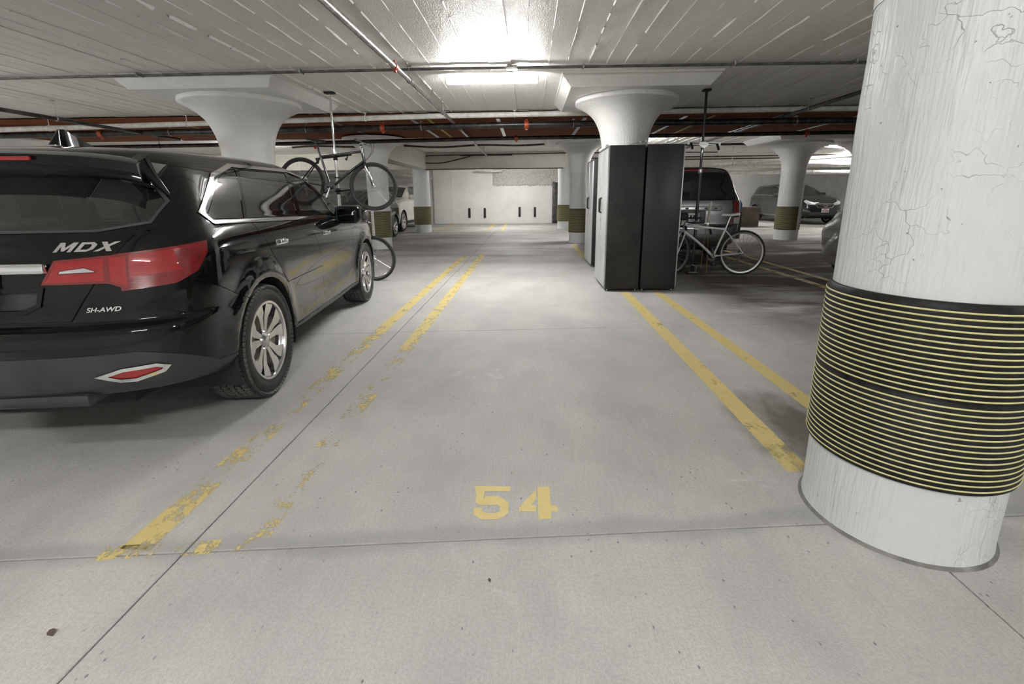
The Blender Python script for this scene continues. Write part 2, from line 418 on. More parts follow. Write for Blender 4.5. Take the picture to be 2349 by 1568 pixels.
# --- beams
def beam(name, c, s):
    return tag(obj(name, boxbm(c, s, bev=.015), MT['beam'], smooth=True), kind='structure')
beam('trim_1', (-1.42, 18.25, 2.7), (5.6, .45, .6))
beam('trim_2', (-4.2, 15.55, 2.7), (.55, 5.0, .6))
beam('trim_3', (-8.6, 18.25, 2.7), (8.4, .45, .6))
beam('trim_4', (11.9, 21.6, 2.78), (10.0, .5, .44))

# ================================================================== COLUMNS
def far_guard_mesh(r):
    prof = [(r, .31)]; z = .31
    prof.append((r+.018, .312)); k = 0
    while z < .985:
        prof += [(r+.018, z), (r+.018, z+.0165), (r+.024, z+.0175), (r+.024, z+.0225)]; z += .0235
    prof += [(r+.018, .99), (r, .992)]
    return prof
def column(x, y, r, label, rc=.78, ph=1.07, near=False, strip=None, cap=True, panel=True, flare_lo=2.0):
    c = empty('column', (x, y, 0)); tag(c, label, 'column', None)
    z1 = HC if not cap else flare_lo
    prof = [(r+.004, 0), (r+.002, .02), (r, .05)] + [(r+random.uniform(-.002, .002), .05 + (z1-.07)*k/14) for k in range(1, 14)] + [(r, z1)]
    obj('shaft', lathebm(prof, 64), MT['col'], c, angle=60)
    if cap:
        H1 = 2.765
        fl_ = [(0, 0), (.22, .02), (.42, .07), (.60, .17), (.76, .34), (.88, .58), (.97, .88), (1.0, 1.0)]
        pr_ = [(r+.002, z1)] + [(r + (rc-r)*b, z1 + (H1-z1)*a) for a, b in fl_[1:]] + [(rc+.004, H1+.03), (rc, H1+.062)]
        pr_ = [(v.x, v.y) for v in smooth_path([(a, b, 0) for a, b in pr_], 4)]
        obj('capital', lathebm(pr_ + [(.05, pr_[-1][1])], 64), MT['cap'], c, angle=50)
    if panel:
        bm = NB(); a = ph-.13
        lev = [(a, 2.828), (ph-.02, 2.955), (ph-.02, 2.968), (ph, 2.972), (ph, 3.01)]
        rr = [[bm.verts.new((sx*h, sy*h, z)) for sx, sy in ((-1, -1), (1, -1), (1, 1), (-1, 1))] for h, z in lev]
        bm.faces.new(rr[0][::-1])
        for p, q in zip(rr, rr[1:]):
            for j in range(4): bm.faces.new((p[j], p[(j+1) % 4], q[(j+1) % 4], q[j]))
        obj('drop_panel', bm, MT['cap'], c, smooth=False)
    if near:
        obj('base_caulk', lathebm([(r+.001, .012), (r+.006, .009), (r+.011, .003), (r+.015, .0005)], 64), MT['caulk'], c)
        g_ = obj('guard', lathebm([(r+.001, .312), (r+.016, .314), (r+.019, .33), (r+.019, .640), (r+.013, .648), (r+.013, .652), (r+.019, .660), (r+.019, .965), (r+.014, .985), (r+.010, .99), (r+.001, .991)], 96), MT['rubber'], c, angle=40)
        def ring(z):
            P = [((r+.0178)*math.cos(2*PI*j/96), (r+.0178)*math.sin(2*PI*j/96), z) for j in range(96)]
            return tubebm(P, .0036, 6, closed=True)
        me = mesh_of('stripe', ring(0), MT['stripe'])
        for k in range(15):
            o = link('stripe', me, g_); o.location = (0, 0, .330 + k*.0216)
        for k in range(15):
            o = link('stripe', me, g_); o.location = (0, 0, .664 + k*.0212)
    else:
        prof = far_guard_mesh(r)
        g_ = obj('guard', lathebm(prof, 48), MT['rubber'], c, angle=30)
        bm = NB()
        z = .333
        while z < .98:
            lathe(bm, [(r+.0235, z-.003), (r+.0255, z-.002), (r+.0255, z+.002), (r+.0235, z+.003)], 40); z += .0235
        tag(obj('stripe', bm, MT['stripe'], g_), kind='stuff')
    if strip is not None:
        a = strip
        s_ = obj('cover_strip', boxbm(((r+.03)*math.cos(a), (r+.03)*math.sin(a), .65), (.012, .085, .70), RZ(a), bev=.004), MT['white_steel'], c)
        bm = NB()
        for k in range(9): lathe(bm, [(.011, 0), (.011, .006), (.004, .009)], 8, TR((r+.037)*math.cos(a), (r+.037)*math.sin(a), .34 + k*.077) @ RZ(a) @ RY(PI/2))
        obj('rivet', bm, MT['p_dark'], s_)
    return c
column(1.56, 1.78, .32, 'white concrete column with black ridged guard beside painted number 54', near=True)
column(1.55, 7.86, .345, 'white flared column standing directly behind the black lockers', ph=1.09, rc=.80, flare_lo=1.85)
column(-4.56, 7.6, .37, 'white mushroom column rising behind the black SUV', ph=1.12, rc=.86, flare_lo=1.8)
column(1.47, 13.75, .275, 'white striped-guard column just left of the silver locker doors', rc=.70, ph=1.05, strip=-PI/2+.75)
column(1.5, 20.0, .27, 'farthest white column beside the dark door in the end wall', cap=False, panel=False)
column(-4.0, 12.3, .275, 'white striped-guard column behind the hanging black bicycle wheel', rc=.80, panel=False, strip=-PI/2-.35)
column(-4.2, 18.2, .32, 'white striped-guard column standing in front of the white SUV', cap=False, panel=False)
column(7.92, 14.45, .325, 'white flared column in front of the dark SUV with front plate', rc=.90, ph=1.1, strip=-PI/2+.42)
column(9.95, 14.3, .33, 'white column mostly hidden behind the nearest column edge', rc=.8)

# ================================================================== SOFFIT (brown boards between the slabs)
so = empty('brown_soffit', (0, 0, 2.87)); tag(so, 'dark brown boarded soffit crossing the whole ceiling behind the pipes', 'soffit')
xs = [-12.6, -9.2, -6.6, -4.0, -1.45, 1.15, 3.9, 6.6, 9.2, 12.0, 16.6]
for a, b in zip(xs, xs[1:]):
    obj('panel', boxbm(((a+b)/2, 11.09, .05), (b-a-.012, 2.95, .10)), MT['brown'], so, smooth=False)
for xx in (-9.2, -6.6, -4.0, -2.35, -.62, 1.12, 3.1, 5.0, 6.6, 9.2):
    obj('metal_strip', boxbm((xx, 11.05, -.006), (.075, 2.7, .012)), MT['silver'], so, smooth=False)
yel_s = simple('yellow_strip', (.55, .42, .08), .6)
for xx in (-7.3, -2.02, 3.65, 8.0):
    obj('yellow_strip', boxbm((xx, 11.05, -.003), (.06, 2.75, .006)), yel_s, so, smooth=False)

# ================================================================== PIPES
def pipe(name, label, pts, r, m, cat='pipe', seg=16, group=None, hang=()):
    o = tag(obj(name, tubebm(pts, r, seg), m), label, cat, group)
    for (hx, hy, hz) in hang: hanger(o, (hx, hy, hz), r, HC-.01, MT['p_steel'])
    return o
def hanger(parent, p, r, ztop, m, axis='x'):
    bm = NB(); n = 14
    for sgn in (0,):
        pts = [(p[0] + (0 if axis == 'x' else r*1.12*math.cos(2*PI*j/n)), p[1] + (r*1.12*math.cos(2*PI*j/n) if axis == 'x' else 0), p[2] + r*1.12*math.sin(2*PI*j/n)) for j in range(n)]
        tube(bm, pts, .008, 6, closed=True)
    tube(bm, [(p[0], p[1], p[2]+r*1.1), (p[0], p[1], ztop)], .006, 6)
    box(bm, (p[0], p[1], ztop-.006), (.05, .05, .012))
    return obj('hanger', bm, m, parent)
def coupling(parent, p, r, axis, m=None):
    M = {'x': RY(PI/2), 'y': RX(PI/2), 'z': Matrix()}[axis]
    bm = lathebm([(r, -.045), (r*1.22, -.045), (r*1.32, -.02), (r*1.32, .02), (r*1.22, .045), (r, .045)], 20, TR(*p) @ M)
    for s in (-1, 1):
        off = Vector((0, 0, s*r*1.5)) if axis != 'z' else Vector((s*r*1.5, 0, 0))
        box(bm, Vector(p)+off, (.05, .03, .035) if axis == 'x' else (.03, .05, .035), bev=.006, seg=1)
    return obj('coupling', bm, m or MT['red'], parent)
def lin(a, b, t): return tuple(a[i]+(b[i]-a[i])*t for i in range(3))
# white drain pipe across, at the slab edge
A, B = (-12.4, 9.32, 2.70), (16.4, 9.32, 2.90)
wp = tag(obj('drain_pipe', tubebm([(-12.4, 9.52, 2.737), (-6.1, 9.52, 2.835), (-1.8, 9.52, 2.905), (4, 9.52, 2.935), (16.4, 9.52, 2.93)], .050, 16), MT['p_white']), 'white drain pipe running across below the slab edge', 'pipe')
for xx, zz in ((-9.8, 2.777), (-6.9, 2.823), (-3.25, 2.881), (-.28, 2.913), (2.3, 2.926), (5.2, 2.9345), (8.6, 2.933)):
    hanger(wp, (xx, 9.52, zz), .050, HC-.01, MT['white_steel'])
# black sprinkler main
mp = tag(obj('sprinkler_main', tubebm([(-12.4, 9.82, 2.68), (-5.6, 9.82, 2.72), (-.2, 9.82, 2.77), (6.2, 9.82, 2.765), (16.4, 9.82, 2.75)], .062, 16), MT['p_black']), 'thick black sprinkler main crossing below the brown soffit', 'pipe')
for xx, zz in ((-9.0, 2.70), (-5.9, 2.718), (-3.0, 2.744), (-.05, 2.77), (8.2, 2.762)): coupling(mp, (xx, 9.82, zz), .062, 'x')
for xx, zz in ((-7.5, 2.709), (-4.6, 2.729), (-2.2, 2.751), (.9, 2.769), (5.3, 2.766), (10.2, 2.759)): hanger(mp, (xx, 9.82, zz), .062, 2.866, MT['silver'])
fp = tag(obj('black_pipe', tubebm([(-12.4, 11.35, 2.59), (-5.9, 11.35, 2.628), (-.9, 11.35, 2.69), (8.1, 11.35, 2.73), (16.4, 11.35, 2.73)], .045, 14), MT['p_black']), 'black pipe along the far edge of the brown soffit', 'pipe')
for xx, zz in ((-7, 2.622), (-.3, 2.693), (6.4, 2.723)): coupling(fp, (xx, 11.35, zz), .045, 'x')
for xx, zz in ((-9, 2.61), (-2.5, 2.67), (3.2, 2.71), (9.5, 2.73)): hanger(fp, (xx, 11.35, zz), .045, 2.866, MT['p_dark'])
# galvanised branch over the empty stall
bp = tag(obj('sprinkler_branch', tubebm([(-1.54, -4.5, 2.775), (-1.54, 3.8, 2.782), (-1.54, 5.65, 2.806), (-1.54, 10.4, 2.828), (-1.54, 17.3, 2.82)], .030, 14), MT['p_steel']), 'shiny galvanised sprinkler pipe running away above the empty stall', 'pipe')
for yy, zz in ((5.65, 2.806), (9.82, 2.826), (10.7, 2.828)): coupling(bp, (-1.54, yy, zz), .031, 'y')
for yy, zz in ((6.3, 2.81), (8.7, 2.821), (2.5, 2.781), (13.4, 2.825), (16.2, 2.822)): hanger(bp, (-1.54, yy, zz), .030, HC-.01, MT['p_steel'], 'y')
obj('sprinkler_tee', tubebm([(-2.5, 17.25, 2.82), (-.6, 17.25, 2.82)], .024, 10), MT['p_black'], bp)
# dark branches left and right
lb = pipe('sprinkler_branch', 'dark sprinkler pipe slanting away above the left side of the black SUV', [(-8.08, -2, 2.69), (-8.08, 7.1, 2.70), (-8.15, 10.9, 2.70)], .034, MT['p_dark'])
coupling(lb, (-8.13, 9.98, 2.70), .034, 'y')
for yy in (5.9, 8.0): hanger(lb, (-8.085, yy, 2.70), .034, HC-.01, MT['p_steel'], 'y')
rb = pipe('sprinkler_branch', 'dark sprinkler pipe slanting away above the covered car', [(5.0, -2, 2.82), (4.97, 8, 2.83), (5.05, 16.6, 2.83)], .032, MT['p_dark'])
coupling(rb, (4.98, 10.15, 2.825), .032, 'y')
for yy in (6.0, 8.8, 14.2): hanger(rb, (4.98, yy, 2.83), .032, HC-.01, MT['p_steel'], 'y')
# thin conduits across the ceiling near the lamp
for dy, dz, lab in ((0, 0, 'thin grey conduit crossing the ceiling just before the lit lamp'), (.05, -.002, 'second thin conduit clipped close behind the first')):
    cd = pipe('conduit', lab, [(-12.4, 6.5+dy, 2.962+dz), (-7.4, 6.45+dy, 2.962+dz), (-1.2, 6.36+dy, 2.964+dz), (4.4, 6.42+dy, 2.962+dz), (16, 6.45+dy, 2.962+dz)], .011, MT['conduit'], 'conduit', 8)
    if dy:
        for xx in (-10, -7.3, -5.2, -3.0, .7, 2.6, 4.1, 6.5):
            obj('clip', boxbm((xx, 6.42, 2.966), (.02, .12, .044)), MT['p_steel'], cd)
# sagging cable bundle, far side, plus far conduits
pts = [(-7.5 + k*.55, 14.9, 2.915 + .025*math.sin(k*1.3) + .02*math.sin(k*.5)) for k in range(16)]
pipe('cable_bundle', 'dark sagging cable bundle below the far ceiling', smooth_path(pts, 4), .030, MT['p_dark'], 'cable', 8)
pipe('conduit', 'dark conduit run along the top of the far beam', [(-4.0, 17.96, 2.42), (-4.0, 17.96, 2.80), (-3.9, 17.96, 2.88), (-3.0, 17.96, 2.90), (1.4, 17.96, 2.93), (7, 17.96, 2.9)], .02, MT['p_dark'], 'conduit', 8)
pipe('conduit', 'thin conduit along the bottom edge of the far beam', [(-4.2, 17.99, 2.385), (1.3, 17.99, 2.39)], .018, MT['p_dark'], 'conduit', 8)
pipe('conduit', 'bent dark conduit bracket at the left end of the far beam', smooth_path([(-3.95, 17.93, 2.62), (-3.3, 17.93, 2.62), (-2.6, 17.93, 2.76), (-2.2, 17.93, 2.86)], 4), .022, MT['p_dark'], 'conduit', 8)
# pipes in the right-hand bay
pipe('drain_pipe', 'big white pipe crossing above the dark SUV on the right', [(5.6, 20.2, 2.50), (16.4, 20.2, 2.54)], .075, MT['p_white'], hang=((8.5, 20.2, 2.51), (11.5, 20.2, 2.52), (14.5, 20.2, 2.53)))
pipe('drain_pipe', 'lower cream pipe crossing above the dark SUV on the right', [(5.6, 20.5, 2.31), (16.4, 20.5, 2.24)], .085, MT['p_white'], hang=((8.0, 20.5, 2.295), (12, 20.5, 2.27), (15, 20.5, 2.25)))
pipe('drain_pipe', 'white sloping pipe passing behind the right flared column', [(6.6, 17.2, 2.42), (13.5, 16.2, 2.74)], .06, MT['p_white'], hang=((7.2, 17.11, 2.448), (9.0, 16.85, 2.53), (12.5, 16.345, 2.694)))
pipe('conduit', 'black conduit below the ceiling behind the grey van', [(2.2, 15.6, 2.93), (5.8, 15.6, 2.935), (12, 15.6, 2.92)], .035, MT['p_black'], 'conduit', 8)
pipe('conduit', 'pair-top dark conduit in the bay behind the grey van', [(2.2, 17.8, 2.72), (14, 17.8, 2.76)], .022, MT['p_dark'], 'conduit', 8, hang=((3.5, 17.8, 2.724), (9, 17.8, 2.743)))
pipe('conduit', 'pair-bottom dark conduit in the bay behind the grey van', [(2.2, 17.9, 2.64), (14, 17.9, 2.68)], .022, MT['p_dark'], 'conduit', 8, hang=((4.5, 17.9, 2.648), (10, 17.9, 2.666)))
pipe('drain_pipe', 'white bent pipe above the white SUV', smooth_path([(-9.5, 19.4, 2.40), (-6.2, 19.4, 2.36), (-5.3, 19.4, 2.28), (-4.75, 19.4, 2.2), (-4.6, 19.4, 2.1)], 5), .06, MT['p_white'], hang=((-8, 19.4, 2.39), (-6.2, 19.4, 2.36)))
pipe('drain_pipe', 'long pale pipe across the wall behind the white SUV', [(-12, 23.2, 2.32), (-4.8, 23.2, 2.30)], .07, MT['p_white'], hang=((-10, 23.2, 2.314), (-6, 23.2, 2.303)))
pipe('vent_duct', 'white bent pipe bracket at the top of the end wall', smooth_path([(-2.6, 23.6, 2.62), (-1.5, 23.6, 2.60), (-1.35, 23.6, 2.72), (-1.35, 23.6, 3.0)], 5), .05, MT['p_white'])

# ================================================================== LIGHT FIXTURES
def fixture(x, y, rz, label, stem=True, lens='lens'):
    f = empty('light_fixture', (x, y, 2.86), rz); tag(f, label, 'lamp', 'fluorescent ceiling lamps')
    obj('housing', boxbm((0, 0, .062), (1.24, .145, .040), bev=.008), MT['white_steel'], f)
    bm = NB()
    prism(bm, [(-.072, .045), (-.075, .008), (-.05, -.012), (.05, -.012), (.075, .008), (.072, .045)], 1.22, TR(-.61, 0, 0) @ RZ(PI/2) @ RX(PI/2) @ TR(0, 0, 0))
    obj('lens', bm, MT[lens], f, smooth=False)
    for s in (-1, 1): obj('end_cap', boxbm((s*.622, 0, .028), (.02, .158, .075), bev=.006), MT['white_steel'], f)
    obj('stem', tubebm([(.28, 0, .08), (.28, 0, .129)], .012, 8), MT['white_steel'], f)
    obj('junction_box', boxbm((.28, -.27 if stem else 0, .105), (.14, .10, .045), bev=.005), MT['p_steel'], f)
    return f
FL = ['lit white fluorescent lamp under the ceiling above the empty stall', 'fluorescent lamp behind the viewer over the drive aisle', 'fluorescent lamp behind the viewer to the right of the near column',
      'fluorescent lamp behind the viewer beyond the black SUV', 'fluorescent lamp hidden behind the far beam lighting the end wall', 'glowing fluorescent lamp peeking out behind the right flared column',
      'fluorescent lamp above the dark SUV in the right bay', 'fluorescent lamp in the bay left of the white SUV', 'fluorescent lamp far left beyond the black SUV roof', 'fluorescent lamp lighting the wall beside the dark grey SUV', 'added unseen fluorescent lamp behind the locker-side column above the minivan']
for (fx, fy, fr), lb_ in zip(FIXTURES, FL): fixture(fx, fy, fr, lb_, lens='lens_dim' if 'peeking' in lb_ else 'lens')
# ================================================================== VEHICLES
def car_paint(name, col, rough=.16, metal=0., dirt=.0, dz=.75, flake=0):
    n = N(name); X, Y, Z = n.sep()
    c = col
    if dirt:
        h = n.ramp(Z, [(.30, 1), (dz, .55), (min(1, dz+.35), .0)])
        f = n.ramp(n.noise(5, 8, .7), [(.30, .35), (.65, 1)])
        sp = n.ramp(n.noise(140, 3, .6), [(.66, 0), (.72, .7)])
        a = n.math('MULTIPLY', n.math('MULTIPLY', h, f), dirt)
        a = n.math('MAXIMUM', a, n.math('MULTIPLY', sp, dirt*.25))
        c = n.mix(a, col, (.10, .099, .10))
        n.set(Roughness=n.math('ADD', n.math('MULTIPLY', a, .5), rough))
        n.set(Coat_Weight=n.math('SUBTRACT', 1.0, n.math('MULTIPLY', a, .55), True))
    else:
        n.set(Roughness=rough); n.b.inputs['Coat Weight'].default_value = 1
    n.b.inputs['Coat Roughness'].default_value = .03
    if max(col) < .02: n.b.inputs['Coat IOR'].default_value = 1.36
    if max(col) < .1: n.b.inputs['Specular IOR Level'].default_value = .08
    n.set(Base_Color=c, Metallic=metal); n.bump(n.noise(1.6, 2), .03, .02)
    return n.m
def glass_mat(name, tint, alpha):
    n = N(name); n.set(Base_Color=tint, Roughness=.03, Alpha=alpha); n.b.inputs['Coat Weight'].default_value = 1; n.b.inputs['Coat Roughness'].default_value = .02
    n.b.inputs['IOR'].default_value = 1.5
    return n.m
def lens_mat(name, c0, c1, scale=60):
    n = N(name); wv = n.add('ShaderNodeTexWave', wave_type='BANDS', bands_direction='Z'); wv.inputs['Scale'].default_value = scale; n.lk(n.co(), wv.inputs['Vector'])
    f = n.noise(9, 3)
    n.set(Base_Color=n.mix(n.math('MULTIPLY', wv.outputs['Fac'], f), c0, c1), Roughness=.12); n.b.inputs['Coat Weight'].default_value = 1
    n.bump(wv.outputs['Fac'], .25, .004); return n.m
MT['glass_dark'] = glass_mat('privacy_glass', (.008, .009, .009), .93)
MT['glass_front'] = glass_mat('clear_car_glass', (.012, .02, .02), .62)
MT['lens_red'] = lens_mat('red_lamp_lens', (.11, .001, .003), (.40, .006, .012), 55)
MT['lens_red2'] = lens_mat('red_lamp_inner', (.24, .001, .004), (.52, .009, .014), 90)
MT['lens_white'] = lens_mat('clear_lamp_lens', (.35, .36, .37), (.85, .86, .88), 70)
MT['headlamp'] = lens_mat('headlamp_glass', (.10, .105, .11), (.72, .74, .76), 22)
MT['tyre'] = simple('tyre_rubber', (.022, .021, .020), .68, var=.35, vscale=20, bump=.12, bscale=200)
MT['tread'] = simple('tyre_tread', (.085, .083, .08), .8, var=.3, vscale=30)
MT['rim'] = simple('alloy_rim', (.62, .62, .63), .24, 1, var=.08)
MT['rim_dark'] = simple('alloy_pocket', (.15, .15, .155), .38, .9)
MT['disc'] = simple('brake_disc', (.28, .24, .21), .45, .9, var=.3, vscale=25)
MT['rust'] = simple('rusty_iron', (.22, .10, .04), .8, var=.4)
MT['clad'] = simple('grey_cladding', (.030, .032, .035), .42, var=.25, vscale=6)
MT['seat_dark'] = simple('seat_leather', (.03, .028, .026), .55)
MT['seat_tan'] = simple('seat_tan', (.28, .24, .18), .6)
MT['plate'] = simple('number_plate', (.72, .72, .72), .4)
MT['plate_red'] = simple('plate_red', (.5, .04, .05), .4)
MT['ink'] = simple('plate_ink', (.03, .03, .05), .5)

def pchip(xk, yk, x):
    xk = np.asarray(xk, float); yk = np.asarray(yk, float)
    h = np.diff(xk); d = np.diff(yk)/h; m = np.zeros_like(yk)
    m[0], m[-1] = d[0], d[-1]
    for i in range(1, len(yk)-1):
        if d[i-1]*d[i] > 0:
            w1, w2 = 2*h[i]+h[i-1], h[i]+2*h[i-1]
            m[i] = (w1+w2)/(w1/d[i-1]+w2/d[i])
    x = np.clip(x, xk[0], xk[-1]); i = np.clip(np.searchsorted(xk, x)-1, 0, len(xk)-2)
    t = (x-xk[i])/h[i]
    return yk[i]*(1+2*t)*(1-t)**2 + m[i]*h[i]*t*(1-t)**2 + yk[i+1]*t*t*(3-2*t) + m[i+1]*h[i]*t*t*(t-1)

class Car:
    """lofted body: rows = levels from sill to roof, columns = half outline from tail centre to nose centre"""
    def __init__(s, L, levels, xw, rw, ra, sub=5, nc=(22, 64, 22), hw=.96):
        s.L, s.xw, s.rw, s.ra, s.hw = L, xw, rw, ra, hw
        lv = np.array([[a for a in l[:7]] for l in levels], float)       # xr xf w Lr Lf nr nf
        zk = np.array([l[7] for l in levels], float)
        n = len(levels); v = np.arange(n); vv = np.linspace(0, n-1, (n-1)*sub+1)
        P = [pchip(v, lv[:, k], vv) for k in range(7)]
        Zk = np.stack([pchip(v, zk[:, k], vv) for k in range(zk.shape[1])], 1)
        xk = np.linspace(0, L, zk.shape[1])
        rows = []
        for i in range(len(vv)):
            xr, xf, w_, Lr, Lf, nr, nf = [p[i] for p in P]
            th = np.linspace(0, PI/2, nc[0])
            xa = xr + Lr*(1-np.cos(th)**(2/nr)); ya = w_*np.sin(th)**(2/nr)
            xm = np.linspace(xr+Lr, xf-Lf, nc[1]+2)[1:-1]; ym = np.full(nc[1], w_)
            th2 = np.linspace(PI/2, 0, nc[2])
            xb = xf - Lf*(1-np.cos(th2)**(2/nf)); yb = w_*np.sin(th2)**(2/nf)
            x = np.concatenate([xa, xm, xb]); y = np.concatenate([ya, ym, yb])
            z = pchip(xk, Zk[i], x)
            # wheel-arch flare
            for cx in xw:
                r = np.hypot(x-cx, z-rw); y = y + np.where(z < 1.05, .022*np.exp(-((r-ra-.03)/.055)**2), 0)*(y > .6*hw)
            # gentle waist in the doors
            y = y - .022*np.exp(-((z-.62)/.16)**2)*np.clip(1-((x-L*.5)/(L*.26))**2, 0, 1)*(y > .6*hw)
            rows.append(np.stack([x, y, z], 1))
        bm = s.bm = NB(); s.lay = bm.faces.layers.int.new('region')
        R = np.array(rows); nr_, ncol = R.shape[:2]
        right = [[bm.verts.new(R[i, j]) for j in range(ncol)] for i in range(nr_)]
        left = [[right[i][j] if j in (0, ncol-1) else bm.verts.new(R[i, j]*(1, -1, 1)) for j in range(ncol)] for i in range(nr_)]
        for i in range(nr_-1):
            for j in range(ncol-1):
                for g_, fl_ in ((right, 0), (left, 1)):
                    q = [g_[i][j], g_[i+1][j], g_[i+1][j+1], g_[i][j+1]]
                    q = q if fl_ else q[::-1]
                    q = [v for k, v in enumerate(q) if v is not q[k-1]]
                    if len(q) > 2:
                        try: bm.faces.new(q)
                        except ValueError: pass
        top = [right[-1][j] for j in range(ncol)] + [left[-1][j] for j in range(ncol-2, 0, -1)]
        try: bm.faces.new(top)
        except ValueError: pass
        bmesh.ops.recalc_face_normals(bm, faces=bm.faces)
        bm.normal_update(); s.regions = {}; s.nid = 1
        from mathutils.bvhtree import BVHTree
        s.bvh = BVHTree.FromBMesh(bm)
    def sx(s, y, z, d=1):
        h = s.bvh.ray_cast(Vector((-2 if d > 0 else s.L+2, y, z)), Vector((d, 0, 0)))
        return h[0].x if h[0] else .2
    def basis(s, proj, side):
        q = math.sqrt(.5)
        if proj == 'side': return Vector((1, 0, 0)), Vector((0, 0, 1)), (lambda f: f.calc_center_median().y*side > .25 and abs(f.normal.y) > .12)
        if proj == 'rear': return Vector((0, side, 0)), Vector((0, 0, 1)), (lambda f: f.normal.x < -.22 and f.calc_center_median().x < s.L*.3)
        if proj == 'front': return Vector((0, side, 0)), Vector((0, 0, 1)), (lambda f: f.normal.x > .12 and f.calc_center_median().x > s.L*.4)
        if proj == 'diagr': return Vector((q, q*side, 0)), Vector((0, 0, 1)), (lambda f: (-f.normal.x + f.normal.y*side) > .25 and f.calc_center_median().x < s.L*.3)
        if proj == 'diagf': return Vector((-q, q*side, 0)), Vector((0, 0, 1)), (lambda f: (f.normal.x + f.normal.y*side) > .25 and f.calc_center_median().x > s.L*.7)
        if proj == 'top': return Vector((1, 0, 0)), Vector((0, side, 0)), (lambda f: f.normal.z > .3)
    def clip(s, faces, poly, e1, e2, off):
        A = sum(poly[i][0]*poly[(i+1) % len(poly)][1] - poly[(i+1) % len(poly)][0]*poly[i][1] for i in range(len(poly)))
        P = poly if A > 0 else poly[::-1]
        n = len(P)
        for i in range(n):
            p, q = P[i], P[(i+1) % n]
            o = off if (len(p) < 3 or p[2]) else 0
            dx, dy = q[0]-p[0], q[1]-p[1]; l = math.hypot(dx, dy); nx, ny = -dy/l, dx/l      # inward normal
            co = e1*(p[0]+nx*o) + e2*(p[1]+ny*o); no = e1*nx + e2*ny
            if not faces: return []
            geom = list(faces) + list({e for f in faces for e in f.edges}) + list({v for f in faces for v in f.verts})
            r = bmesh.ops.bisect_plane(s.bm, geom=geom, dist=1e-5, plane_co=co, plane_no=no)
            fs = {g_ for g_ in r['geom'] if isinstance(g_, bmesh.types.BMFace)}
            faces = [f for f in fs if f.is_valid and (f.calc_center_median()-co).dot(no) > 0]
        return faces
    def cut(s, name, proj, polys, mat, gap=.0, off=0., sides=(1,), on=(0,), ring=None):
        """carve region `name`; ring=(ringname, mat, width, offset) leaves a border of its own"""
        for side in sides:
            e1, e2, filt = s.basis(proj, side)
            ids = {s.nid: (name, mat, off)}; kid = s.nid; s.nid += 1
            s.regions[kid] = (name, mat, off)
            if ring: rid = s.nid; s.nid += 1; s.regions[rid] = (ring[0], ring[1], ring[3])
            for poly in polys:
                base = [f for f in s.bm.faces if f[s.lay] in on and filt(f)]
                if proj in ('side',): 
                    xs = [p[0] for p in poly]; zs = [p[1] for p in poly]
                    base = [f for f in base if max(v.co.x for v in f.verts) > min(xs) and min(v.co.x for v in f.verts) < max(xs) and max(v.co.z for v in f.verts) > min(zs) and min(v.co.z for v in f.verts) < max(zs)]
                if gap or ring:
                    F = s.clip(base, poly, e1, e2, 0)
                    for f in F: f[s.lay] = rid if ring else -1
                    F = s.clip(F, poly, e1, e2, ring[2] if ring else gap)
                else: F = s.clip(base, poly, e1, e2, 0)
                for f in F: f[s.lay] = kid
        return kid
    def arches(s):
        for cx in s.xw:
            poly = [(cx + s.ra*math.cos(a), s.rw + s.ra*math.sin(a)) for a in np.linspace(0, 2*PI, 28, endpoint=False)]
            for side in (1, -1):
                e1, e2, filt = s.basis('side', side)
                base = [f for f in s.bm.faces if filt(f) and abs(f.calc_center_median().x-cx) < s.ra+.3 and f.calc_center_median().z < s.rw+s.ra+.2]
                F = s.clip(base, poly, e1, e2, 0)
                bmesh.ops.delete(s.bm, geom=F, context='FACES')
    def finish(s, root, paint, bodyname='body'):
        bm = s.bm; bm.normal_update()
        idx = {v: v.normal.copy() for v in bm.verts}
        s.regions[0] = (bodyname, paint, 0); s.regions[-1] = ('panel_gap', MT['dark_int'], -.007)
        groups = {}
        for f in bm.faces: groups.setdefault(f[s.lay], []).append(f)
        out = {}
        for k, fs in groups.items():
            name, mat, off = s.regions[k]
            vm = {}; vs_, ns, fc = [], [], []
            for f in fs:
                ii = []
                for v in f.verts:
                    if v not in vm: vm[v] = len(vs_); vs_.append(v.co + idx[v]*off); ns.append(idx[v])
                    ii.append(vm[v])
                fc.append(ii)
            me = bpy.data.meshes.new(name); me.from_pydata(vs_, [], fc); me.materials.append(mat)
            me.polygons.foreach_set('use_smooth', [True]*len(me.polygons))
            me.normals_split_custom_set_from_vertices(ns)
            o = link(name, me, root); out.setdefault(name, []).append(o)
        bm.free()
        # wheel wells and floor pan
        for cx in s.xw:
            for side in (1, -1):
                b2 = NB(); n = 20; ra = s.ra+.012
                a = [b2.verts.new((cx + ra*math.cos(t), side*(s.hw-.005), s.rw + ra*math.sin(t))) for t in np.linspace(-.35, PI+.35, n)]
                b = [b2.verts.new((v.co.x, side*.55, v.co.z)) for v in a]
                for i in range(n-1): b2.faces.new((a[i], a[i+1], b[i+1], b[i]))
                b2.faces.new(b)
                obj('wheel_liner', b2, MT['dark_int'], root)
        obj('floor_pan', boxbm((s.L/2, 0, .34), (s.L*.86, 1.1, .14), bev=.03), MT['dark_int'], root)
        return out

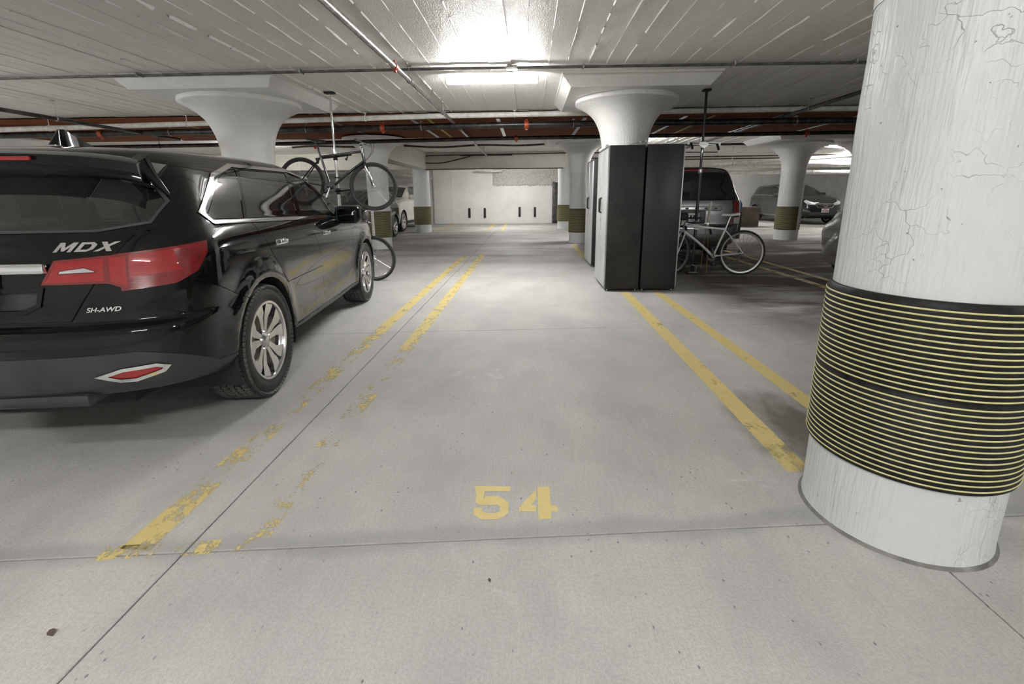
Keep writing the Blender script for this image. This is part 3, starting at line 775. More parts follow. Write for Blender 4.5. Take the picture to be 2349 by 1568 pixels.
def wheel_parts(R, W, rr, style, spokes=10):
    """tyre + rim meshes, axis = y (outer face at +y)"""
    d = {}
    w2 = W/2
    prof = [(rr-.005, -w2+.03), (rr+.012, -w2+.008), (rr+.04, -w2), (R-.05, -w2), (R-.018, -w2+.012), (R-.008, -w2+.028)]
    k = 5
    for i in range(k):
        a = -w2+.03 + (W-.06)*i/k; b = -w2+.03 + (W-.06)*(i+1)/k
        prof += [(R-.007, a+.004), (R-.007, b-.004)] + ([(R-.012, b-.002), (R-.012, b+.002)] if i < k-1 else [])
    prof += [(R-.008, w2-.028), (R-.018, w2-.012), (R-.05, w2-.001), (R-.075, w2+.002), (rr+.045, w2+.001), (rr+.038, w2-.003), (rr+.012, w2-.008), (rr-.004, w2-.022)]
    My = RX(-PI/2)
    d['tyre'] = mesh_of('tyre', lathebm(prof, 72, My), MT['tyre'], angle=40)
    if style == 'hero':
        bm = NB(); nb = 70
        for i in range(k):
            a = -w2+.030 + (W-.06)*i/k; wd = (W-.06)/k - .007
            for j in range(nb):
                t = 2*PI*(j + .35*(i % 2))/nb
                M = RZ(t) @ TR(R-.0075, 0, a + (W-.06)/k/2) @ RX(.28 if i in (0, 4) else -.22)
                vs_ = box(bm, (0, 0, 0), (.015, 2*PI*R/nb - .0075, wd))
                bmesh.ops.transform(bm, matrix=M, verts=vs_)
        for sgn in (-1, 1):
            for j in range(nb):
                t = 2*PI*(j+.5)/nb
                vs_ = box(bm, (0, 0, 0), (.030, 2*PI*R/nb - .009, .016))
                bmesh.ops.transform(bm, matrix=RZ(t) @ TR(R-.024, 0, sgn*(w2-.010)) @ RY(-sgn*.9), verts=vs_)
        bmesh.ops.transform(bm, matrix=My, verts=bm.verts)
        d['tread'] = mesh_of('tread', bm, MT['tread'], smooth=False)
    d['rim'] = mesh_of('rim', lathebm([(rr-.03, -w2+.03), (rr+.002, -w2+.03), (rr+.002, -w2+.05), (rr-.02, -w2+.07), (rr-.02, w2-.05), (rr-.006, w2-.026), (rr+.011, w2-.010), (rr+.008, w2-.004), (rr-.008, w2-.006), (rr-.016, w2-.03)], 64, My), MT['rim'], angle=40)
    bm = NB(); bd = NB()
    for i in range(spokes):
        t = 2*PI*i/spokes; tw = .16*(1 if i % 2 else -1)
        rs = [.035, .09, .16, rr-.07, rr-.014]; ws = [.018, .019, .027, .040, .050] if spokes == 10 else [.03, .032, .036, .042, .05]
        zs = [w2-.040, w2-.036, w2-.030, w2-.022, w2-.016]
        A = []; 
        for r_, q, z_ in zip(rs, ws, zs):
            c_ = tw*math.sin(PI*(r_-.035)/(rr-.05))
            for b_, dz, lst in ((bm, 0, 0),):
                A.append([b_.verts.new(RZ(t+c_*.6) @ Vector((r_, s_*q*m_, z_+dzz))) for s_, m_, dzz in ((-1, 1, 0), (1, 1, 0), (1, .8, -.035), (-1, .8, -.035))])
        for p, q in zip(A, A[1:]):
            for j in range(4): bm.faces.new((p[j], p[(j+1) % 4], q[(j+1) % 4], q[j]))
    bmesh.ops.transform(bm, matrix=My, verts=bm.verts)
    d['spoke'] = mesh_of('spoke', bm, MT['rim'], angle=30)
    d['rim_back'] = mesh_of('barrel', lathebm([(rr-.02, w2-.05), (rr-.05, w2-.075), (.09, w2-.085), (.05, w2-.06)], 48, My), MT['rim_dark'])
    d['brake_disc'] = mesh_of('brake_disc', lathebm([(.06, 0), (rr*.72, 0), (rr*.72, .02), (.06, .02)], 40, TR(0, w2-.074, 0) @ My), MT['disc'])
    bm = lathebm([(.0, w2-.022), (.03, w2-.022), (.036, w2-.026), (.046, w2-.032), (.05, w2-.05)], 28, My)
    d['hub_cap'] = mesh_of('hub_cap', bm, MT['rim'], angle=40)
    d['lug_nut'] = mesh_of('lug_nut', lathebm([(.012, 0), (.012, .012), (.008, .018), (.001, .019)], 8, My), MT['chrome'])
    d['lug_y'] = w2-.046
    return d
def put_wheels(root, D, xw, rw, ytrack):
    for cx in xw:
        for side in (1, -1):
            t = link('tyre', D['tyre'], root); t.location = (cx, side*ytrack, rw)
            if side < 0: t.rotation_euler = (0, 0, PI)
            for k in ('rim', 'spoke', 'rim_back', 'brake_disc', 'hub_cap', 'tread'):
                if k in D:
                    o = link('barrel' if k == 'rim_back' else k, D[k], t)
                    if k == 'tread': o['kind'] = 'stuff'
            for i in range(5):
                a = 2*PI*i/5+.3; o = link('lug_nut', D['lug_nut'], t); o.location = (.062*math.cos(a), D['lug_y'], .062*math.sin(a))
def text_mesh(name, txt, size, M, mat, parent, ext=.004, shear=0., sx=1.0):
    cu = bpy.data.curves.new(name, 'FONT'); cu.body = txt; cu.size = size; cu.extrude = ext; cu.shear = shear; cu.align_x = 'CENTER'; cu.align_y = 'CENTER'
    cu.offset = size*.022
    t = bpy.data.objects.new('tmp_text', cu); COL.objects.link(t)
    dg = bpy.context.evaluated_depsgraph_get(); me = bpy.data.meshes.new_from_object(t.evaluated_get(dg))
    bpy.data.objects.remove(t); me.materials.clear(); me.materials.append(mat); me.name = name
    me.transform(M @ Matrix.Diagonal((sx, 1, 1, 1)))
    return link(name, me, parent)
def seats(root, xs, W, mat, zb=.55):
    for x in xs:
        for y in (-W, W):
            s_ = obj('car_seat', boxbm((x, y, zb), (.50, .50, .16), bev=.05), mat, root)
            box_ = boxbm((0, 0, .30), (.13, .48, .64), bev=.05); bmesh.ops.transform(box_, matrix=TR(x-.26, y, zb) @ RY(-.28), verts=box_.verts); obj('seat_back', box_, mat, s_)
            b3 = boxbm((0, 0, .72), (.09, .26, .18), bev=.035); bmesh.ops.transform(b3, matrix=TR(x-.26, y, zb) @ RY(-.25), verts=b3.verts); obj('head_rest', b3, mat, s_)
    M = TR(max(xs)+.62, W, .92) @ RY(-1.15)
    b4 = NB(); tube(b4, [(.18*math.cos(2*PI*k/24), .18*math.sin(2*PI*k/24), 0) for k in range(24)], .014, 8, closed=True); box(b4, (0, 0, 0), (.34, .05, .03), bev=.01); 
    bmesh.ops.transform(b4, matrix=TR(max(xs)+.50, -W, .95) @ RY(-1.15), verts=b4.verts); obj('steering_wheel', b4, MT['grey_plastic'], root)
    obj('dashboard', boxbm((max(xs)+.86, 0, .86), (.45, 1.3, .26), bev=.08), MT['grey_plastic'], root)
def mirror(root, x, y, z, side, paint, scale=1):
    bm = NB(); box(bm, (0, .13*side, .06), (.12, .25, .17), bev=.05, seg=4)
    bmesh.ops.transform(bm, matrix=TR(x, y*side, z) @ RZ(.12*side) @ Matrix.Scale(scale, 4), verts=bm.verts)
    m = obj('door_mirror', bm, paint, root, angle=60)
    obj('mirror_glass', boxbm((x-.058*scale, (y+.13*scale)*side, z+.065*scale), (.012, .20*scale, .125*scale), bev=.005), simple('mirror_silver', (.06, .10, .12), .03, .4), m)
    obj('mirror_arm', boxbm((x+.02, (y+.0)*side, z), (.07, .12*scale, .05), bev=.015), paint, m)
def handle(root, x, y, z, side, mat):
    h = obj('door_handle', tubebm(smooth_path([(x-.11, side*(y-.01), z), (x-.08, side*(y+.022), z+.004), (x, side*(y+.032), z+.006), (x+.08, side*(y+.022), z+.002), (x+.11, side*(y-.01), z-.004)], 5), .013, 8, flat=1.6), mat, root)
    obj('handle_cup', lathebm([(.001, -.012), (.045, -.006), (.062, .003)], 16, TR(x, side*(y+.002), z) @ RX(-side*PI/2)), MT['dark_int'], h)
# ------------------------------------------------------------------ the black SUV in the foreground
SUV = [
 (.35, 4.70, .78, .50, .50, 3.0, 3.0, [.36, .30, .24, .24, .26, .30]),
 (.14, 4.90, .90, .55, .60, 3.2, 3.0, [.42, .36, .30, .29, .30, .32]),
 (.09, 4.98, .945, .55, .70, 3.4, 3.0, [.47, .42, .36, .35, .38, .40]),
 (.08, 5.00, .955, .55, .75, 3.6, 3.0, [.58, .55, .50, .50, .52, .52]),
 (.085, 5.00, .960, .55, .75, 3.6, 3.0, [.68, .66, .62, .62, .64, .62]),
 (.100, 4.99, .963, .55, .80, 3.6, 3.0, [.735, .72, .70, .70, .72, .68]),
 (.165, 4.98, .965, .50, .80, 3.4, 3.0, [.765, .77, .77, .77, .78, .72]),
 (.175, 4.97, .970, .50, .85, 3.4, 3.0, [.90, .90, .90, .90, .90, .78]),
 (.190, 4.95, .970, .50, .90, 3.4, 3.0, [1.02, 1.02, 1.02, 1.01, .99, .84]),
 (.210, 4.92, .955, .50, .95, 3.3, 3.0, [1.10, 1.11, 1.10, 1.08, 1.045, .88]),
 (.235, 4.85, .925, .48, 1.0, 3.2, 2.8, [1.165, 1.175, 1.165, 1.14, 1.07, .92]),
 (.260, 4.60, .905, .46, .90, 3.2, 2.6, [1.20, 1.205, 1.195, 1.165, 1.10, .97]),
 (.285, 3.95, .885, .45, .60, 3.2, 2.6, [1.25, 1.25, 1.24, 1.20, 1.13, 1.0]),
 (.340, 3.45, .835, .45, .55, 3.2, 2.6, [1.38, 1.38, 1.37, 1.34, 1.30, 1.3]),
 (.400, 2.98, .775, .45, .50, 3.2, 2.8, [1.50, 1.515, 1.515, 1.49, 1.40, 1.4]),
 (.440, 2.78, .735, .45, .50, 3.2, 2.8, [1.535, 1.565, 1.575, 1.55, 1.50, 1.5]),
 (.500, 2.62, .680, .45, .50, 3.2, 2.8, [1.565, 1.605, 1.62, 1.59, 1.55, 1.55]),
 (.620, 2.45, .560, .40, .50, 3.0, 2.8, [1.585, 1.625, 1.65, 1.63, 1.60, 1.6]),
 (.850, 2.20, .350, .40, .40, 2.6, 2.6, [1.60, 1.638, 1.665, 1.65, 1.63, 1.63]),
 (1.20, 1.90, .060, .20, .20, 2.0, 2.0, [1.605, 1.642, 1.668, 1.66, 1.64, 1.64])]
def rear_M(y, z, x, tilt=0): return TR(x, y, z) @ Matrix(((0, 0, -1, 0), (-1, 0, 0, 0), (0, 1, 0, 0), (0, 0, 0, 1))) @ RX(tilt)
def front_M(y, z, x, tilt=0): return TR(x, y, z) @ Matrix(((0, 0, 1, 0), (1, 0, 0, 0), (0, 1, 0, 0), (0, 0, 0, 1))) @ RX(tilt)
def black_suv():
    A = -.12
    root = empty('suv', (-2.6064, 1.7736, 0), PI/2 - A)
    tag(root, 'large glossy black SUV with red tail lights parked at left', 'car')
    paint = car_paint('black_car_paint', (.0045, .0045, .005), .08, 0, .16, .45); dusty = car_paint('black_paint_dusty', (.0045, .0045, .005), .10, 0, .62, .62)
    both = (-1, 1)
    c = Car(5.0, SUV, (1.06, 4.0), .39, .435, sub=5, nc=(26, 76, 20), hw=.965)
    c.arches()
    Q = [(.68, 1.262), (.72, 1.224), (1.05, 1.215), (1.30, 1.535), (1.16, 1.525), (1.0, 1.465)]
    RW = [(1.09, 1.213), (1.96, 1.195), (2.17, 1.553), (1.345, 1.537)]
    FW = [(2.05, 1.193), (2.90, 1.165), (2.74, 1.40), (2.54, 1.51), (2.25, 1.555)]
    ring = [(.60, 1.268), (.68, 1.197), (2.98, 1.135), (2.80, 1.43), (2.56, 1.545), (2.22, 1.585), (1.26, 1.568), (.94, 1.49)]
    c.cut('window_pillar', 'side', [ring], paint, sides=both, ring=('window_trim', MT['chrome'], .024, .006), off=.001)
    pid = [k for k, v in c.regions.items() if v[0] == 'window_pillar']
    for nm, P, m in (('quarter_window', Q, MT['glass_dark']), ('rear_door_window', RW, MT['glass_dark']), ('front_door_window', FW, MT['glass_front'])):
        c.cut(nm, 'side', [P], m, gap=.006, off=-.002, sides=both, on=pid)
    c.cut('rear_door', 'side', [[(1.05, 1.192), (2.03, 1.178), (2.28, .83), (2.32, .72, 0), (1.39, .72), (1.21, 1.0)], [(1.39, .72, 1), (1.53, .36), (2.27, .36), (2.345, .55), (2.32, .72, 0)]], dusty, gap=.005, sides=both)
    c.cut('front_door', 'side', [[(1.97, 1.178), (3.20, 1.135), (3.40, 1.0), (3.42, .72), (3.38, .36), (2.2, .36)]], dusty, gap=.005, sides=both)
    c.cut('sill_trim', 'side', [[(1.45, .26), (1.45, .352), (3.55, .352), (3.55, .26)]], MT['clad'], gap=0, sides=both, off=.004)
    # tail
    gl = [(-.58, 1.186), (.58, 1.186), (.765, 1.222), (.80, 1.33), (.755, 1.40), (.60, 1.455), (.3, 1.475), (-.3, 1.475), (-.60, 1.455), (-.755, 1.40), (-.80, 1.33), (-.765, 1.222)]
    c.cut('rear_window', 'rear', [gl], MT['glass_dark'], off=-.001, ring=('window_seal', MT['grey_plastic'], .012, .003))
    LR = ('lamp_rim', MT['lens_red'], .011, .006)
    c.cut('tail_light', 'rear', [[(.365, .952), (.425, 1.062), (.63, 1.078), (.63, .950)]], MT['lens_red2'], off=.005, sides=both, ring=LR)
    tl = [k for k, v in c.regions.items() if v[0] == 'tail_light']
    c.cut('reverse_lamp', 'rear', [[(.435, .996), (.445, 1.018), (.545, 1.030), (.60, 1.010), (.585, 1.0)]], MT['lens_white'], off=.008, sides=both, on=tl, ring=('lamp_rim', MT['lens_red'], .006, .004))
    c.cut('tail_light', 'rear', [[(.63, .950), (.63, 1.078), (.715, 1.084), (.715, .914)]], MT['lens_red2'], off=.005, sides=both, ring=LR)
    c.cut('tail_light', 'diagr', [[(.641, .910), (.641, 1.083), (1.03, 1.122), (1.02, 1.067), (.95, .977), (.85, .928)]], MT['lens_red2'], gap=.004, off=.005, sides=both, ring=LR)
    tl = [k for k, v in c.regions.items() if v[0] == 'tail_light'][-2:]
    c.cut('lamp_lower', 'diagr', [[(.66, .92), (.66, .972), (.97, 1.0), (.86, .93)]], MT['lens_red'], off=.005, sides=both, on=tl)
    c.cut('lamp_tip', 'diagr', [[(.86, .98), (.845, 1.10), (1.03, 1.122), (1.02, 1.067), (.95, .977)]], MT['lens_red'], off=.006, sides=both, on=tl, ring=('lamp_rim', MT['lens_red2'], .016, .005))
    c.cut('plate_recess', 'rear', [[(-.27, .815), (.27, .815), (.35, .85), (.375, .94), (-.375, .94), (-.35, .85)]], MT['clad'], off=-.012, ring=('recess_lip', paint, .02, .006))
    tg = [(-.655, .772), (.655, .772), (.72, .82), (.725, 1.1), (.755, 1.215), (.83, 1.33), (.78, 1.42), (.6, 1.49), (-.6, 1.49), (-.78, 1.42), (-.83, 1.33), (-.755, 1.215), (-.725, 1.1), (-.72, .82)]
    c.cut('tailgate', 'rear', [tg], paint, gap=.006)
    c.cut('cladding', 'side', [[(0, .30), (0, .625), (.16, .622), (.46, .47, 0), (.46, .30)], [(.46, .30), (.46, .47), (.75, .435), (.75, .30)]], MT['clad'], sides=both, off=.003)
    cl = [k for k, v in c.regions.items() if v[0] == 'cladding']
    refl = [(.57, .520), (.68, .552), (.80, .556), (.845, .535), (.82, .505), (.72, .478), (.66, .482)]
    c.cut('cladding', 'rear', [[(-.75, .40), (.75, .40), (.75, .625), (-.75, .625)]], MT['clad'], off=.003)
    cl = [k for k, v in c.regions.items() if v[0] == 'cladding']
    c.cut('reflector', 'rear', [refl], MT['lens_red2'], sides=both, on=cl, ring=('reflector_bezel', MT['chrome'], .017, .012), off=.006)
    c.cut('bumper', 'side', [[(0, .36), (0, .945), (.34, .965), (.80, .745), (.80, .36)]], paint, gap=.004, sides=both)
    c.cut('windscreen', 'front', [[(-.74, 1.20), (.74, 1.20), (.66, 1.52), (.3, 1.55), (-.3, 1.55), (-.66, 1.52)]], MT['glass_front'], gap=.008)
    c.cut('headlight', 'diagf', [[(-2.95, .80), (-2.95, .93), (-2.60, .98), (-2.60, .84)]], MT['headlamp'], sides=both, off=.004)
    c.cut('grille', 'front', [[(-.45, .55), (.45, .55), (.5, .80), (-.5, .80)]], MT['p_dark'], off=.004)
    parts = c.finish(root, paint)
    D = wheel_parts(.388, .262, .262, 'hero')
    put_wheels(root, D, (1.06, 4.0), .390, .832)
    seats(root, (1.9, 2.75), .42, MT['seat_dark'])
    # chrome garnish, plate, badges
    obj('chrome_garnish', boxbm((.182, 0, 1.030), (.03, .80, .052), RY(.1), bev=.012), MT['chrome'], root)
    pl = obj('number_plate', boxbm((.150, 0, .935), (.008, .34, .165), RY(.08), bev=.003), MT['plate'], root)
    obj('plate_frame', tubebm([(.146, -.175, .85), (.146, .175, .85), (.158, .175, 1.02), (.158, -.175, 1.02)], .007, 6, closed=True), MT['chrome'], pl)
    o = text_mesh('badge', 'SH-AWD', .030, rear_M(-.60, .826, 0), MT['chrome'], root, .004, .35, 1.15)
    for v in o.data.vertices: v.co.x = c.sx(v.co.y, v.co.z) + v.co.x - .003
    GL = {'M': [[(0, 0), (0, 1), (.28, 1), (.5, .45), (.72, 1), (1, 1), (1, 0), (.78, 0), (.78, .60), (.58, .1), (.42, .1), (.22, .60), (.22, 0)]],
          'D': [[(0, 0), (0, 1), (.24, 1), (.24, 0)], [(.24, .78), (.24, 1), (.65, 1), (.95, .75), (.95, .25), (.65, 0), (.24, 0), (.24, .22), (.6, .22), (.70, .36), (.70, .64), (.6, .78)]],
          'X': [[(0, 0), (.36, .5), (0, 1), (.3, 1), (.5, .70), (.7, 1), (1, 1), (.64, .5), (1, 0), (.7, 0), (.5, .30), (.3, 0)]]}
    for ch, x0_ in (('M', -.115), ('D', -.030), ('X', .045)):
        bm = NB()
        for P_ in GL[ch]: prism(bm, [(x0_ + .072*u + .030*v, -.021 + .043*v) for u, v in P_], .007, rear_M(-.535, 1.122, 0))
        for v in bm.verts: v.co.x = c.sx(v.co.y, v.co.z) + v.co.x
        obj('badge_letter', bm, MT['chrome'], root, smooth=False)
    # roof spoiler
    bm = NB(); rws = []
    for k in range(25):
        y = -.80 + 1.6*k/24; q = abs(y)/.80
        zt = 1.550 - .012*q**2 - .03*q**6; xt = .20 + .10*q**3
        rws.append([bm.verts.new(p) for p in ((.80, y*.90, zt + .062 - .05*q**2), (.50, y*.95, zt+.034-.022*q**2), (xt+.05, y, zt+.012), (xt, y, zt-.006), (xt+.008, y, zt-.050), (.36, y*.97, zt-.085), (.46, y*.95, zt-.10))])
    for a, b in zip(rws, rws[1:]):
        for j in range(len(a)-1): bm.faces.new((a[j], a[j+1], b[j+1], b[j]))
    bm.faces.new(rws[0]); bm.faces.new(rws[-1][::-1])
    sp = obj('spoiler', bm, paint, root, angle=50)
    obj('brake_light', boxbm((.202, 0, 1.520), (.014, .86, .018), bev=.004), MT['lens_red2'], sp)
    for s in both:
        E_ = Vector((min(c.sx(s*.79, 1.37), .5) + .012, s*.79, 1.365)); S_ = Vector((.36, s*.775, 1.535))
        P_ = [S_.lerp(E_, k/8) + Vector((-.012*math.sin(PI*k/8), 0, 0)) for k in range(9)]
        obj('spoiler_fin', tubebm(P_, [.034*(1-.75*k/8) for k in range(9)], 10, flat=1.5), paint, root, angle=80)
    # shark fin aerial
    bm = NB(); q = [(.60, 0), (.64, .055), (.67, .088), (.70, .092), (.78, .055), (.90, .01), (.93, 0)]
    for y, k in ((-.03, 0), (-.004, 1), (.004, 1), (.03, 0)): pass
    L_ = []
    for x_, h_ in q: L_.append([bm.verts.new((x_, -.030*(1-h_/.12), 0)), bm.verts.new((x_+.012*(h_ > 0), -.006, h_)), bm.verts.new((x_+.012*(h_ > 0), .006, h_)), bm.verts.new((x_, .030*(1-h_/.12), 0))])
    for a, b in zip(L_, L_[1:]):
        for j in range(3): bm.faces.new((a[j], a[j+1], b[j+1], b[j]))
    bmesh.ops.transform(bm, matrix=TR(.24, 0, 1.628) @ RY(-.03), verts=bm.verts)
    obj('aerial', bm, paint, root, angle=60)
    for s in both:
        mirror(root, 3.02, .90, 1.10, s, paint, 1.1)
        handle(root, 1.42, .952, 1.03, s, MT['chrome']); handle(root, 2.46, .952, 1.015, s, MT['chrome'])
    # reflector seat pad under tail, exhaust skirt
    obj('rear_skirt', boxbm((.20, 0, .40), (.20, 1.05, .07), bev=.03), MT['clad'], root)
    return root
black_suv()

# ------------------------------------------------------------------ the other SUVs, from one scaled body
def scaled(levels, kx, ky, kz): return [(l[0]*kx, l[1]*kx, l[2]*ky, l[3]*kx, l[4]*kx, l[5], l[6], [z*kz for z in l[7]]) for l in levels]
def other_suv(name, label, loc, rz, paint, kx, ky, kz, grille='bars', rims=5, tan=False, R=.375, emblem=None, plate=False, rails=True, lowlamp=True):
    root = empty(name, loc, rz); tag(root, label, 'car')
    both = (-1, 1); L = 5.0*kx; hw = .965*ky
    c = Car(L, scaled(SUV, kx, ky, kz), (1.06*kx, 4.0*kx), R+.004, R+.05, sub=4, nc=(16, 48, 24), hw=hw)
    c.arches()
    S = lambda P: [(x*kx, z*kz) for x, z in P]
    F = lambda P: [(y*ky, z*kz) for y, z in P]
    q = math.sqrt(.5)
    c.cut('window_pillar', 'side', [S([(.60, 1.262), (.66, 1.20), (3.0, 1.14), (2.80, 1.44), (2.56, 1.55), (2.22, 1.585), (1.26, 1.568), (.94, 1.49)])], MT['p_black'], sides=both, ring=('window_trim', MT['chrome'], .02, .004))
    pid = [k for k, v in c.regions.items() if v[0] == 'window_pillar']
    for nm, P in (('quarter_window', [(.68, 1.262), (.70, 1.222), (1.05, 1.215), (1.28, 1.535), (1.0, 1.465)]), ('rear_door_window', [(1.09, 1.213), (1.96, 1.195), (2.12, 1.555), (1.33, 1.54)]), ('front_door_window', [(2.02, 1.193), (2.90, 1.165), (2.74, 1.41), (2.54, 1.525), (2.20, 1.56)])):
        c.cut(nm, 'side', [S(P)], MT['glass_front'], gap=.005, off=-.002, sides=both, on=pid)
    c.cut('rear_door', 'side', [S([(1.08, 1.18), (2.05, 1.16), (2.28, .83), (2.25, .36), (1.60, .36), (1.42, .75)])], paint, gap=.006, sides=both)
    c.cut('front_door', 'side', [S([(1.97, 1.17), (3.20, 1.135), (3.40, 1.0), (3.38, .36), (2.2, .36)])], paint, gap=.006, sides=both)
    c.cut('sill_trim', 'side', [S([(1.5, .24), (1.5, .37), (3.5, .37), (3.5, .24)])], MT['silver'] if grille == 'mesh' else MT['clad'], sides=both, off=.006)
    c.cut('windscreen', 'front', [F([(-.80, 1.175), (.80, 1.175), (.70, 1.52), (.3, 1.565), (-.3, 1.565), (-.70, 1.52)])], MT['glass_front'], gap=.012)
    c.cut('rear_window', 'rear', [F([(-.7, 1.2), (.7, 1.2), (.72, 1.42), (-.72, 1.42)])], MT['glass_dark'], gap=.008)
    c.cut('tail_light', 'diagr', [[(.62*ky, .93*kz), (.62*ky, 1.1*kz), (.98*ky, 1.12*kz), (.95*ky, .95*kz)]], MT['lens_red'], gap=.004, sides=both)
    lo = -(4.93*kx)*q + .36*ky*q
    c.cut('headlight', 'diagf', [[(lo+.02, .765*kz), (lo-.02, .845*kz), (lo+.42, .985*kz), (lo+.46, .92*kz), (lo+.30, .80*kz)]], MT['headlamp'], gap=.004, sides=both, off=.004)
    if grille == 'mesh':
        c.cut('grille', 'front', [F([(-.30, .665), (.30, .665), (.43, .83), (-.43, .83)])], MT['p_dark'], ring=('grille_frame', MT['chrome'], .018, .012), off=-.004)
    else:
        c.cut('grille', 'front', [F([(-.36, .60), (.36, .60), (.46, .80), (-.46, .80)])], MT['p_dark'], ring=('grille_frame', MT['chrome'], .02, .012), off=-.004)
    c.cut('lower_intake', 'front', [F([(-.62, .36), (.62, .36), (.55, .50), (-.55, .50)])], MT['grey_plastic'], gap=0, off=-.004)
    if lowlamp: c.cut('fog_lamp', 'diagf', [[(lo+.16, .50*kz), (lo+.13, .56*kz), (lo+.40, .60*kz), (lo+.42, .545*kz)]], MT['grey_plastic'], ring=('lamp_bezel', MT['chrome'], .014, .008), sides=both)
    c.cut('front_bumper', 'side', [S([(4.30, .30), (4.42, .80), (5.1, .86), (5.1, .30)])], paint, gap=.005, sides=both)
    c.finish(root, paint)
    D = wheel_parts(R, .25, R*.69, 'far', rims)
    put_wheels(root, D, (1.06*kx, 4.0*kx), R+.004, hw-.135)
    seats(root, (1.9*kx, 2.75*kx), .42, MT['seat_tan'] if tan else MT['seat_dark'], .62)
    # grille bars
    if grille == 'bars':
        for k in range(4): obj('grille_bar', boxbm((4.995*kx-.004*k, 0, (.63+.045*k)*kz), (.02, .72*ky, .016), bev=.004), MT['chrome'], root)
    else:
        for k in range(7): obj('grille_bar', boxbm((5.0*kx, 0, (.685+.021*k)*kz), (.012, (.56+.026*k)*ky, .006)), MT['grey_plastic'], root)
    if emblem:
        e = obj('emblem', tubebm([(5.02*kx, .085*math.cos(t), .755*kz + .062*math.sin(t)) for t in np.linspace(0, 2*PI, 24, endpoint=False)], .010, 6, closed=True), MT['chrome'], root)
        obj('emblem_bar', tubebm([(5.02*kx, .02, .755*kz+.05), (5.02*kx, -.03, .755*kz-.03), (5.02*kx, .075, .755*kz-.03)], .009, 6), MT['chrome'], e)
    if plate:
        p = obj('number_plate', boxbm((5.03*kx, 0, .56*kz), (.012, .34, .17), bev=.004), MT['plate'], root)
        obj('plate_band', boxbm((5.03*kx+.008, 0, .56*kz+.06), (.004, .16, .025)), MT['plate_red'], p)
        for k in range(6): obj('plate_mark', boxbm((5.03*kx+.008, -.125+.05*k, .56*kz-.012), (.003, .028, .065 if k != 2 else .02)), MT['ink'], p)
    for s in both:
        mirror(root, 3.05*kx, .91*ky, 1.12*kz, s, paint if not grille == 'mesh' else MT['p_black'], 1.2)
        handle(root, 1.45*kx, .95*ky, 1.03*kz, s, paint if grille != 'mesh' else MT['p_black']); handle(root, 2.46*kx, .95*ky, 1.02*kz, s, paint if grille != 'mesh' else MT['p_black'])
        if rails:
            r_ = obj('roof_rail', tubebm(smooth_path([(.75*kx, s*.66*ky, 1.60*kz), (.90*kx, s*.66*ky, 1.675*kz), (1.6*kx, s*.66*ky, 1.70*kz), (2.3*kx, s*.66*ky, 1.675*kz), (2.5*kx, s*.66*ky, 1.60*kz)], 5), .018, 8), MT['silver'], root)
    return root
white = car_paint('white_car_paint', (.74, .72, .68), .22)
grey = car_paint('graphite_car_paint', (.022, .021, .021), .2, .5)
dark = car_paint('dark_blue_car_paint', (.018, .02, .024), .18, .3)
other_suv('suv', 'white SUV facing the viewer behind the striped column', (-5.95, 23.0, 0), -PI/2 - .03, white, 1.13, 1.10, 1.15, 'bars', 10, False, .41, rails=True)
other_suv('suv', 'dark grey SUV facing the viewer with chrome-framed grille and front plate', (13.25, 26.75, 0), -PI/2 + .02, grey, 1.06, 1.07, 1.13, 'mesh', 5, True, .41, emblem=True, plate=True)
other_suv('suv', 'dark car glimpsed between black SUV and hanging bicycle', (-5.6, 16.95, 0), -PI/2, dark, .92, .98, .98, 'bars', 5, False, .36)

